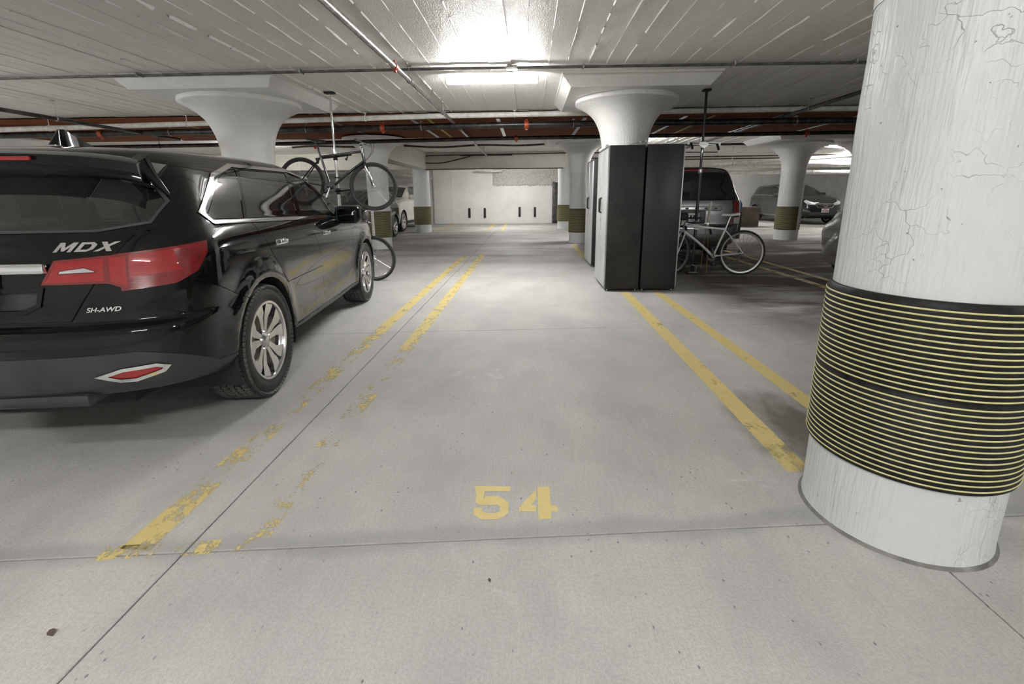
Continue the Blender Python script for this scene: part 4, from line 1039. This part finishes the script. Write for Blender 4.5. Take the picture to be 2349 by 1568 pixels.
# ------------------------------------------------------------------ grey minivan, tail towards the viewer
def minivan():
    VAN = [
     (.20, 5.30, .90, .50, .50, 4.0, 3.0, [.34]*6), (.05, 5.40, 1.02, .50, .60, 4.0, 3.0, [.42, .40, .38, .38, .38, .40]),
     (.00, 5.50, 1.05, .50, .70, 4.4, 3.0, [.56]*6), (.00, 5.50, 1.065, .45, .70, 4.6, 3.0, [.74, .74, .74, .74, .74, .70]),
     (.05, 5.45, 1.075, .40, .80, 5.0, 3.0, [.79, .80, .80, .80, .80, .74]), (.06, 5.40, 1.08, .40, .90, 5.0, 3.0, [1.0, 1.0, 1.0, 1.0, 1.0, .84]),
     (.085, 5.30, 1.07, .40, 1.0, 5.0, 3.0, [1.20, 1.20, 1.18, 1.15, 1.05, .90]), (.11, 5.00, 1.045, .40, 1.0, 5.0, 2.8, [1.30, 1.28, 1.26, 1.22, 1.12, .98]),
     (.15, 4.60, 1.01, .40, .80, 4.8, 2.6, [1.40, 1.38, 1.36, 1.30, 1.20, 1.1]), (.21, 4.00, .95, .40, .70, 4.6, 2.6, [1.60, 1.60, 1.60, 1.55, 1.50, 1.5]),
     (.265, 3.60, .90, .40, .60, 4.4, 2.6, [1.74, 1.75, 1.75, 1.70, 1.60, 1.6]), (.31, 3.40, .82, .40, .60, 4.0, 2.6, [1.83, 1.84, 1.84, 1.80, 1.70, 1.7]),
     (.45, 3.20, .60, .40, .50, 3.0, 2.6, [1.875, 1.885, 1.885, 1.86, 1.80, 1.8]), (.80, 2.80, .10, .30, .30, 2.0, 2.0, [1.88, 1.90, 1.90, 1.88, 1.85, 1.85])]
    root = empty('minivan', (3.02, 8.95, 0), PI/2 - .02); tag(root, 'silver grey minivan seen from behind, beyond the white bicycle', 'car')
    pt = car_paint('silver_grey_paint', (.22, .23, .235), .24, .7); both = (-1, 1)
    c = Car(5.5, VAN, (1.1, 4.4), .375, .43, sub=4, nc=(24, 48, 14), hw=1.07); c.arches()
    c.cut('rear_window', 'rear', [[(-.93, 1.245), (.93, 1.245), (.885, 1.60), (.79, 1.75), (.70, 1.772), (-.70, 1.772), (-.79, 1.75), (-.885, 1.60)]], MT['glass_dark'], gap=.012, off=.003)
    c.cut('side_window', 'side', [[(.55, 1.30), (1.75, 1.28), (1.75, 1.68), (.72, 1.68)], ], MT['glass_dark'], gap=.01, sides=both)
    c.cut('sliding_window', 'side', [[(1.82, 1.28), (2.85, 1.26), (2.85, 1.68), (1.82, 1.68)]], MT['glass_dark'], gap=.01, sides=both)
    c.cut('front_door_window', 'side', [[(2.92, 1.26), (4.0, 1.22), (3.45, 1.66), (2.92, 1.68)]], MT['glass_front'], gap=.01, sides=both)
    c.cut('tail_light', 'diagr', [[(.70, .93), (.70, 1.235), (.98, 1.235), (.98, .93)]], MT['lens_red'], gap=.004, off=.010, sides=both)
    c.cut('reverse_lamp', 'diagr', [[(.70, .80), (.70, .93), (.95, .93), (.95, .80)]], MT['lens_white'], gap=.004, off=.010, sides=both)
    c.cut('tailgate', 'rear', [[(-.86, .60), (.86, .60), (.90, .80), (.93, 1.2), (.95, 1.25), (.86, 1.65), (.76, 1.84), (-.76, 1.84), (-.86, 1.65), (-.95, 1.25), (-.93, 1.2), (-.90, .80)]], pt, gap=.007)
    c.cut('windscreen', 'front', [[(-.85, 1.22), (.85, 1.22), (.75, 1.72), (-.75, 1.72)]], MT['glass_front'], gap=.01)
    c.cut('bumper', 'side', [[(-.1, .3), (-.1, .79), (.62, .79), (.62, .3)]], pt, gap=.006, sides=both)
    c.finish(root, pt)
    D = wheel_parts(.372, .24, .25, 'far', 5); put_wheels(root, D, (1.1, 4.4), .375, .93); seats(root, (2.2, 3.2), .45, MT['seat_dark'], .65)
    obj('brake_light', boxbm((.262, -.08, 1.812), (.02, .62, .035), RY(.15), bev=.006), MT['lens_red2'], root)
    gm = obj('garnish', boxbm((.055, 0, 1.095), (.03, 1.3, .085), RY(.06), bev=.014), MT['silver'], root)
    for k in range(7): obj('garnish_slot', lathebm([(.001, .004), (.03, .004), (.034, 0)], 14, TR(.037, -.54+.18*k, 1.095) @ RY(-PI/2) @ Matrix.Diagonal((.5, 1, 1, 1))), MT['clad'], gm)
    obj('plate_recess', boxbm((.050, 0, .93), (.02, .72, .24), bev=.02), pt, root)
    p = obj('number_plate', boxbm((.034, -.08, .93), (.01, .33, .17), bev=.004), MT['plate'], root)
    obj('plate_frame', tubebm([(.030, -.25, .84), (.030, .09, .84), (.030, .09, 1.02), (.030, -.25, 1.02)], .009, 6, closed=True), MT['p_dark'], p)
    for k in range(5): obj('plate_mark', boxbm((.028, -.20+.06*k, .935), (.004, .035, .075)), MT['ink'], p)
    obj('wiper', tubebm([(.135, -.1, 1.285), (.14, -.62, 1.30)], .010, 6), MT['grey_plastic'], root)
    obj('bumper_step', boxbm((-.005, 0, .775), (.10, 1.75, .025), bev=.01), MT['clad'], root)
    return root
minivan()

# ------------------------------------------------------------------ motorcycle-sized thing under a grey cover
def covered():
    root = empty('covered_motorcycle', (4.93, 7.74, 0), -.04); tag(root, 'motorcycle under a wrinkled grey cover behind the near column', 'motorcycle')
    LV = [(.14, 2.1, .34, .35, .4, 2.4, 2.4, [.20]*6), (.10, 2.18, .40, .35, .4, 2.4, 2.4, [.23]*6), (.03, 2.25, .44, .35, .45, 2.4, 2.4, [.40]*6), (.0, 2.3, .46, .35, .5, 2.4, 2.4, [.62]*6), (.05, 2.25, .44, .4, .5, 2.4, 2.4, [.84, .84, .84, .82, .8, .78]),
          (.14, 2.15, .40, .45, .5, 2.3, 2.3, [.98, 1.0, .98, .92, .9, .88]), (.30, 2.0, .33, .45, .5, 2.2, 2.2, [1.08, 1.13, 1.08, 1.0, .96, .95]), (.50, 1.8, .20, .3, .4, 2, 2, [1.12, 1.21, 1.15, 1.05, 1.0, 1.0]), (.62, 1.5, .03, .1, .1, 2, 2, [1.12, 1.23, 1.17, 1.06, 1.0, 1.0])]
    c = Car(2.3, LV, (), .3, .3, sub=9, nc=(44, 44, 30), hw=.45)
    bm = c.bm; bm.normal_update(); rnd = random.Random(5)
    W = [(rnd.uniform(3, 9), rnd.uniform(-7, 7), rnd.uniform(-9, 9), rnd.uniform(0, 6)) for _ in range(7)]; mv = []
    for v in bm.verts:
        x, y, z = v.co
        d = sum(abs(math.sin(a*x+b*y+c_*z+p)) for a, b, c_, p in W)/7 - .63
        mv.append((v, v.normal*(d*.11)))
    for v, d in mv: v.co += d
    n = N('car_cover_fabric'); n.set(Base_Color=n.mix(n.noise(6, 5), (.42, .42, .41), (.62, .62, .61)), Roughness=.30, Metallic=.35); n.bump(n.noise(24, 6, .6), .5, .02)
    me = bpy.data.meshes.new('cover'); bm.to_mesh(me); bm.free(); me.materials.append(n.m); me.polygons.foreach_set('use_smooth', [True]*len(me.polygons)); link('cover', me, root)
    for cx in (.42, 1.85):
        t = obj('tyre', lathebm([(.18, -.06), (.27, -.065), (.30, -.045), (.31, 0), (.30, .045), (.27, .065), (.18, .06)], 36, RX(-PI/2), True), MT['tyre'], root); t.location = (cx, 0, .31)
    obj('engine_block', boxbm((1.1, 0, .36), (.8, .36, .34), bev=.06), MT['dark_int'], root)
covered()
# ================================================================== LOCKERS
n = N('hammered_black'); n.set(Base_Color=n.mix(n.ramp(n.noise(2.2, 7, .66), [(.35, 0), (.68, 1)]), (.009, .0085, .008), (.030, .0285, .027)), Roughness=n.ramp(n.noise(3, 5), [(.3, .34), (.7, .5)]), Metallic=.25); n.bump(n.noise(190, 3, .55), .5, .004); MT['hammer'] = n.m
n = N('satin_black'); n.set(Base_Color=n.mix(n.noise(2.6, 3), (.011, .011, .012), (.026, .026, .028)), Roughness=.36, Metallic=.2); n.bump(n.noise(300, 2), .2, .003); MT['satin'] = n.m
n = N('brushed_door'); wv = n.noise(34, 4, .6, n.map((.4, .4, 4)))
n.set(Base_Color=n.mix(wv, (.56, .57, .58), (.78, .79, .80)), Metallic=.45, Roughness=.30); n.bump(wv, .12, .004); MT['door'] = n.m
MT['edge'] = simple('locker_edge', (.30, .30, .31), .35, .8)
def locker(x0, y0, wd, dp, h, label, face, side_mat):
    """x0,y0 = low corner; face -1: doors look to -x, +1: to +x"""
    root = empty('metal_locker', (x0+dp/2, y0+wd/2, 0)); tag(root, label, 'locker')
    zb = .035
    obj('body', boxbm((0, 0, zb+(h-zb)/2), (dp-.012, wd, h-zb), bev=.005), side_mat, root)
    xf = face*(dp/2-.004)
    obj('face_frame', boxbm((xf, 0, zb+(h-zb)/2), (.010, wd-.004, h-zb-.004), bev=.002), MT['edge'], root)
    for s in (-1, 1):
        d = obj('door', boxbm((xf+face*.011, s*(wd/4-.004), zb+(h-zb)/2), (.016, wd/2-.030, h-zb-.06), bev=.004), MT['door'], root)
        obj('handle', tubebm([(xf+face*.018, s*.035, 1.10), (xf+face*.045, s*.035, 1.115), (xf+face*.045, s*.035, 1.30), (xf+face*.018, s*.035, 1.315)], .011, 8), MT['black_rub'], d)
    obj('lock', lathebm([(.014, 0), (.014, .012), (.010, .016), (.001, .016)], 12, TR(xf+face*.018, -.05, 1.0) @ RY(face*PI/2)), MT['chrome'], root)
    for sx in (-1, 1):
        for sy in (-1, 1): obj('foot', lathebm([(.022, 0), (.024, .008), (.012, .012), (.010, zb+.004)], 12, TR(sx*(dp/2-.04), sy*(wd/2-.04), 0), True), MT['silver'], root)
    yy = -wd/2
    for k in range(9):
        for sx in (-1, 1): obj('screw', lathebm([(.006, 0), (.006, .003), (.001, .004)], 8, TR(sx*(dp/2-.06) , yy, .12+k*.225) @ RX(PI/2)), MT['p_dark'], root)
    return root
locker(1.088, 6.47, .95, .485, 2.005, 'nearest steel locker with silver doors and speckled black side', -1, MT['hammer'])
locker(1.592, 6.485, .95, .500, 2.012, 'smooth black locker backing onto the nearest silver-doored locker', 1, MT['satin'])
locker(1.195, 8.76, .95, .485, 2.005, 'second silver-doored locker standing farther behind the nearest one', -1, MT['hammer'])
tag(obj('rolled_tube', lathebm([(.001, 0), (.028, 0), (.03, .01), (.03, .62), (.022, .63), (.022, .60), (.001, .60)], 14, TR(1.13, 6.93, 2.036) @ RX(-PI/2) @ RY(.0)), MT['p_white']), 'white rolled tube lying on top of the nearest locker', 'tube')
bm = tubebm([(1.30, 6.72, 2.010), (1.50, 6.76, 2.055), (1.66, 6.80, 2.095), (1.665, 6.80, 2.06)], .005, 6); bm2 = bm
for k in range(5): box(bm, lin((1.34, 6.72, 2.018), (1.64, 6.79, 2.088), k/4), (.010, .010, .022))
tag(obj('wire_rod', bm, MT['silver']), 'thin bent wire rod sticking up on the locker tops', 'rod')

# ================================================================== BICYCLES
MT['bike_black'] = simple('bike_black', (.012, .012, .013), .22, .2, 1)
MT['bike_white'] = simple('bike_white', (.74, .745, .75), .25, 0, 1)
MT['bike_blue'] = simple('bike_blue', (.03, .04, .22), .25, .2, 1)
MT['alloy'] = simple('bike_alloy', (.60, .60, .61), .28, 1)
MT['spoke_m'] = simple('bike_spoke', (.55, .55, .55), .3, .9)
MT['yellow_web'] = simple('yellow_strap', (.70, .46, .05), .55)
def bike_wheel(R, tyre_mat, rim_mat, side_mat=None, nsp=24, disc=False):
    d = {}; My = RX(-PI/2)
    rt_ = .020
    d['tyre'] = mesh_of('tyre', lathebm([(R-rt_ + rt_*math.cos(a), rt_*1.0*math.sin(a)) for a in np.linspace(-2.6, 2.6, 12)], 64, My), tyre_mat)
    d['rim'] = mesh_of('rim', lathebm([(R-.036, -.012), (R-.030, -.013), (R-.030, .013), (R-.036, .012), (R-.060, .009), (R-.064, 0), (R-.060, -.009), (R-.036, -.012)], 64, My), rim_mat)
    d['hub'] = mesh_of('hub', lathebm([(.008, -.055), (.012, -.05), (.026, -.034), (.026, -.030), (.015, -.024), (.015, .024), (.026, .030), (.026, .034), (.012, .05), (.008, .055)], 16, My, True), MT['alloy'])
    bm = NB()
    for i in range(nsp):
        t = 2*PI*i/nsp; s = 1 if i % 2 else -1; q = t + (.9 if (i//2) % 2 else -.9)
        tube(bm, [(.025*math.cos(q), s*.03, .025*math.sin(q)), ((R-.05)*math.cos(t), 0, (R-.05)*math.sin(t))], .002, 4, caps=False)
    d['spoke'] = mesh_of('spoke', bm, MT['spoke_m'])
    if disc:
        bm = lathebm([(.058, 0), (.082, 0), (.082, .002), (.058, .002), (.058, 0)], 32, TR(0, .042, 0) @ My)
        for i in range(6):
            t = PI*i/3; tube(bm, [(.02*math.cos(t), .043, .02*math.sin(t)), (.06*math.cos(t+.5), .043, .06*math.sin(t+.5))], .004, 4)
        d['brake_disc'] = mesh_of('brake_disc', bm, MT['alloy'])
    return d
def put_bw(root, D, x, z, steer=0):
    t = link('tyre', D['tyre'], root); t.location = (x, 0, z); t.rotation_euler = (0, 0, steer)
    for k in ('rim', 'hub', 'spoke', 'brake_disc'):
        if k in D:
            o = link(k, D[k], t)
            if k == 'spoke': o['kind'] = 'stuff'
    return t
def bicycle(label, M, fm, R=.37, steer=0, saddle_mat=None, grip_mat=None, disc=False, tyre=None, rim=None, sloping=.06, bag=False):
    root = empty('bicycle'); tag(root, label, 'bicycle'); root.matrix_world = M
    sm = saddle_mat or MT['black_rub']; WB = 1.12
    BB = Vector((.46, 0, R-.06)); ST = Vector((.29, 0, R+.42)); HT = Vector((.93, 0, R+.50+sloping)); HB = Vector((.975, 0, R+.37)); RH = Vector((0, 0, R)); FH = Vector((WB, 0, R))
    D = bike_wheel(R, tyre or MT['tyre'], rim or MT['black_rub'], disc=disc)
    put_bw(root, D, 0, R); put_bw(root, D, WB, R, steer)
    bm = NB()
    tube(bm, [ST - Vector((0, 0, .03)), HT - Vector((0, 0, .05))], .018, 12)
    tube(bm, smooth_path([BB, BB.lerp(HB, .5) + Vector((-.005, 0, .012)), HB], 4), [.022]*8 + [.026], 12)
    tube(bm, [BB, ST], .017, 12); tube(bm, [HB, HT], .024, 12)
    for s in (-1, 1):
        tube(bm, [ST - Vector((0, 0, .05)), (.16, s*.035, R+.21), (0, s*.062, R)], .009, 8)
        tube(bm, [BB + Vector((0, s*.02, 0)), (.30, s*.040, R-.035), (0, s*.062, R)], .010, 8)
    lathe(bm, [(.024, -.04), (.024, .04)], 14, TR(*BB) @ RX(PI/2), True)
    obj('frame', bm, fm, root)
    bm = NB(); fd = FH - HB; Ms = TR(*HB) @ RZ(steer) @ TR(*(-HB))
    for s in (-1, 1): tube(bm, smooth_path([HB + Vector((0, 0, .01)), HB + Vector((.012, s*.05, -.05)), HB + fd*.55 + Vector((0, s*.058, 0)), FH + Vector((0, s*.055, 0))], 4), .012, 8)
    fk = obj('fork', bm, fm, root)
    sp = obj('seat_post', tubebm([ST, ST + Vector((-.055, 0, .18))], .013, 10), MT['alloy'] if fm is not MT['bike_black'] else MT['bike_black'], root)
    # saddle
    bm = NB(); S0 = ST + Vector((-.06, 0, .20)); rows_ = []
    for k, (x_, hw_, z_) in enumerate(((-.13, .045, .03), (-.11, .070, .032), (-.05, .066, .022), (.02, .036, .016), (.09, .022, .018), (.14, .016, .016), (.155, .006, .008))):
        rows_.append([bm.verts.new(S0 + Vector((x_, y_*hw_, z_+dz_))) for y_, dz_ in ((-1, -.028), (-.95, -.006), (-.5, .006), (0, .0), (.5, .006), (.95, -.006), (1, -.028))])
    for a, b in zip(rows_, rows_[1:]):
        for j in range(6): bm.faces.new((a[j], a[j+1], b[j+1], b[j]))
        bm.faces.new((a[0], b[0], b[-1], a[-1]))
    bm.faces.new(rows_[0]); sd = obj('saddle', bm, sm, root, angle=70)
    for s in (-1, 1): tube_ = obj('saddle_rail', tubebm([S0 + Vector((-.10, s*.02, .004)), S0 + Vector((-.03, s*.02, -.018)), S0 + Vector((.05, s*.02, -.016)), S0 + Vector((.11, s*.01, .0))], .004, 6), MT['alloy'], sd)
    # stem, bar
    SB = HT + Vector((.045, 0, .075))
    obj('stem', tubebm([HT, HT + Vector((-.012, 0, .05)), SB], .015, 10), MT['bike_black'], root)
    bm = tubebm(smooth_path([SB + Vector((-.05, -.31, .012)), SB + Vector((-.012, -.14, .008)), SB + Vector((0, -.05, 0)), SB + Vector((0, .05, 0)), SB + Vector((-.012, .14, .008)), SB + Vector((-.05, .31, .012))], 4), .012, 10)
    hb = obj('handlebar', bm, MT['bike_black'], root)
    bmesh_M = TR(*HB) @ RZ(steer) @ TR(*(-HB))
    for s in (-1, 1):
        obj('grip', tubebm([SB + Vector((-.052, s*.315, .012)), SB + Vector((-.032, s*.20, .011))], .017, 10), grip_mat or MT['grey_plastic'], hb)
        obj('brake_lever', tubebm(smooth_path([SB + Vector((-.02, s*.17, .0)), SB + Vector((.03, s*.19, -.02)), SB + Vector((.035, s*.26, -.035)), SB + Vector((.01, s*.31, -.04))], 4), .006, 6), MT['alloy'], hb)
    for o in (hb, fk): o.matrix_basis = bmesh_M
    cb = NB()
    for s in (-1, 1):
        tube(cb, smooth_path([SB + Vector((.02, s*.17, -.01)), SB + Vector((.11, s*.09, .02)), SB + Vector((.12, s*.03, -.12)), HB + Vector((.03, s*.02, .02))], 5), .0028, 5)
    obj('brake_cable', cb, MT['black_rub'], root)
    if bag:
        obj('bar_bag', boxbm(SB + Vector((.03, .0, .03)), (.13, .30, .13), bev=.045), MT['black_rub'], root)
    # drive train (right side = -y)
    bm = lathebm([(.050, 0), (.088, 0), (.092, .003), (.088, .006), (.050, .006), (.050, 0)], 36, TR(BB.x, -.052, BB.z) @ RX(PI/2))
    for k in range(5): tube(bm, [(BB.x, -.052, BB.z), (BB.x+.052*math.cos(k*1.257), -.054, BB.z+.052*math.sin(k*1.257))], .007, 5)
    cr = obj('chainring', bm, MT['bike_black'] if fm is MT['bike_black'] else MT['p_dark'], root)
    for s, a in ((-1, -1.9), (1, -1.9+PI)):
        e = BB + Vector((.17*math.cos(a), s*.075, .17*math.sin(a)))
        obj('crank_arm', tubebm([BB + Vector((0, s*.062, 0)), e], .011, 8), MT['alloy'], cr)
        obj('pedal', boxbm(e + Vector((0, s*.05, 0)), (.085, .085, .022), bev=.006), MT['black_rub'], root)
    obj('cassette', lathebm([(.015, 0), (.05, .002), (.05, .004), (.036, .012), (.036, .016), (.022, .024), (.015, .026)], 24, TR(0, -.028, R) @ RX(PI/2)), MT['p_dark'], root)
    obj('chain', tubebm([BB + Vector((.0, -.054, .089)), (0, -.045, R+.045), (-.043, -.045, R), (0, -.045, R-.046), (.02, -.045, R-.13), BB + Vector((0, -.054, -.089))], .004, 5), MT['p_dark'], root)
    obj('reflector', boxbm(ST + Vector((-.07, 0, .10)), (.02, .05, .035), bev=.006), MT['lens_red2'], root)
    return root
b1 = bicycle('black bicycle hung from the silver pole above the black SUV', TR(-3.76, 7.62, 1.22) @ RY(.075) @ Matrix.Scale(1.06, 4), MT['bike_black'], .365, .12, disc=True)
b2 = bicycle('white bicycle with white saddle standing before the grey minivan', TR(3.615, 7.86, 0) @ RZ(PI - .05) @ Matrix.Scale(1.015, 4), MT['bike_white'], .378, .5, MT['bike_white'], rim=MT['alloy'], bag=True, sloping=.0)
b3 = bicycle('bicycle with blue fork on the floor ahead of the black SUV', TR(-3.66, 7.36, 0), MT['bike_blue'], .37, -.08, rim=MT['alloy'], sloping=.02)

# ================================================================== BIKE POLES
pl = empty('bike_pole', (-3.2, 7.76, 0)); tag(pl, 'silver floor-to-ceiling pole carrying the black bicycle', 'pole')
obj('tube', tubebm([(0, 0, .03), (0, 0, 1.6)], .026, 16), MT['chrome'], pl); obj('upper_tube', tubebm([(0, 0, 1.6), (0, 0, 2.97)], .020, 16), MT['chrome'], pl)
obj('top_plate', boxbm((0, 0, 2.985), (.16, .10, .03), bev=.006), MT['black_rub'], pl); obj('foot', lathebm([(.07, 0), (.07, .012), (.03, .04)], 20, None, True), MT['black_rub'], pl)
for zz in (2.00, 1.45):
    obj('clamp', lathebm([(.026, -.05), (.036, -.05), (.036, .05), (.026, .05)], 16, TR(0, 0, zz)), MT['black_rub'], pl)
    a = obj('arm', tubebm([(-.30, -.07, zz-.03), (.30, -.07, zz+.03)], .016, 8), MT['bike_black'], pl)
    for s in (-1, 1): obj('hook', tubebm(smooth_path([(s*.24, -.07, zz+s*.024), (s*.24, -.12, zz-.06+s*.024), (s*.24, -.15, zz-.08+s*.024), (s*.24, -.18, zz-.04)], 4), .011, 8), MT['black_rub'], a)
pr_ = empty('bike_pole', (2.86, 8.0, 0)); tag(pr_, 'black floor-to-ceiling pole behind the white bicycle', 'pole')
obj('tube', tubebm([(0, 0, .05), (0, 0, 1.75)], .026, 16), MT['bike_black'], pr_); obj('upper_tube', tubebm([(0, 0, 1.75), (0, 0, 2.97)], .021, 16), MT['bike_black'], pr_)
obj('collar', lathebm([(.028, 0), (.036, .01), (.036, .06), (.028, .07)], 16, TR(0, 0, 1.70)), MT['silver'], pr_)
obj('top_plate', boxbm((0, 0, 2.985), (.12, .12, .03), bev=.006), MT['black_rub'], pr_)
ft = obj('foot_clamp', boxbm((0, 0, .025), (.20, .12, .05), bev=.012), MT['p_dark'], pr_); obj('clamp_lever', tubebm([(.04, -.05, .05), (.05, -.06, .14), (-.04, -.06, .17)], .012, 8), MT['silver'], ft)
for zz, tl in ((2.16, -.05), (.83, -.16)):
    bmx = prismbm([(-.27, -.02), (-.27, .03), (-.08, .022), (0, .035), (.08, .022), (.27, .03), (.27, -.02), (.08, -.014), (.02, -.06), (-.02, -.06), (-.08, -.014)], .02, TR(0, -.045, zz) @ RY(-tl) @ RX(PI/2))
    cr = obj('cradle', bmx, MT['bike_white'], pr_, angle=30)
    for s in (-1, 1):
        obj('cradle_slot', boxbm((s*.155, -.068, zz+.006-s*tl*-.155), (.16, .006, .014), RY(-tl)), MT['black_rub'], cr)
        obj('cradle_hook', tubebm(smooth_path([(s*.21, -.06, zz+s*tl*.21), (s*.21, -.12, zz-.05+s*tl*.21), (s*.21, -.15, zz-.09+s*tl*.21)], 4), .02, 8), MT['black_rub'], cr)
# yellow strap hanging by the white bicycle
st = empty('tie_strap', (3.07, 7.98, 0)); tag(st, 'yellow webbing strap and pale handle hanging behind the white bicycle', 'strap')
obj('webbing', tubebm(smooth_path([(-.02, 0, 1.22), (-.03, 0, .9), (-.06, .0, .5), (-.075, 0, .10)], 6), .009, 6, flat=.35), MT['yellow_web'], st)
obj('webbing', tubebm(smooth_path([(.0, .01, 1.22), (.0, .01, .8), (.02, .01, .4), (.03, .01, .005)], 6), .009, 6, flat=.35), MT['yellow_web'], st)
obj('handle', tubebm([(-.01, 0, .85), (-.005, 0, 1.05), (0, 0, 1.24)], [.012, .018, .024], 10), MT['p_white'], st)
obj('buckle', boxbm((-.02, -.01, .86), (.06, .02, .06), bev=.008), MT['silver'], st)

# ================================================================== SMALL THINGS
lf = NB(); P = [(0, -.02), (.012, -.004), (.010, .010), (0, .022), (-.009, .008), (-.011, -.006)]
lf.faces.new([lf.verts.new((x_, y_, .004+.004*abs(x_)/.01)) for x_, y_ in P])
me = mesh_of('fallen_leaf', lf, simple('dry_leaf', (.10, .075, .06), .7))
for (x_, y_, r_, s_, lab) in ((-.14, 1.36, .4, .5, 'small curled brown leaf on the floor below the painted number'), (-1.51, 1.116, 1.0, .95, 'dark leaf on the floor at the lower left beside the long joint')):
    o = link('fallen_leaf', me); o.location = (x_, y_, 0); o.rotation_euler = (0, 0, r_); o.scale = (s_,)*3; tag(o, lab, 'leaf')
bb = tag(obj('shadow_block', boxbm((9.55, 20.8, .42), (.9, .7, .84), bev=.02), simple('shadow_brown', (.085, .068, .05), .8, var=.35, vscale=4)), 'brown block in place of the dark shadow left of the dark grey SUV', 'box')  # brown block stands in for the dark shadow at the wall base
bt = empty('blue_jug', (6.56, 14.75, 0)); tag(bt, 'blue container on a dark stand right of the minivan tail light', 'container')
obj('stand', boxbm((0, 0, .42), (.16, .16, .84), bev=.02), MT['grey_plastic'], bt)
obj('body', lathebm([(.001, .84), (.07, .84), (.085, .87), (.085, 1.08), (.06, 1.14), (.03, 1.16), (.03, 1.19), (.001, 1.19)], 20), simple('blue_plastic', (.03, .14, .45), .4), bt)
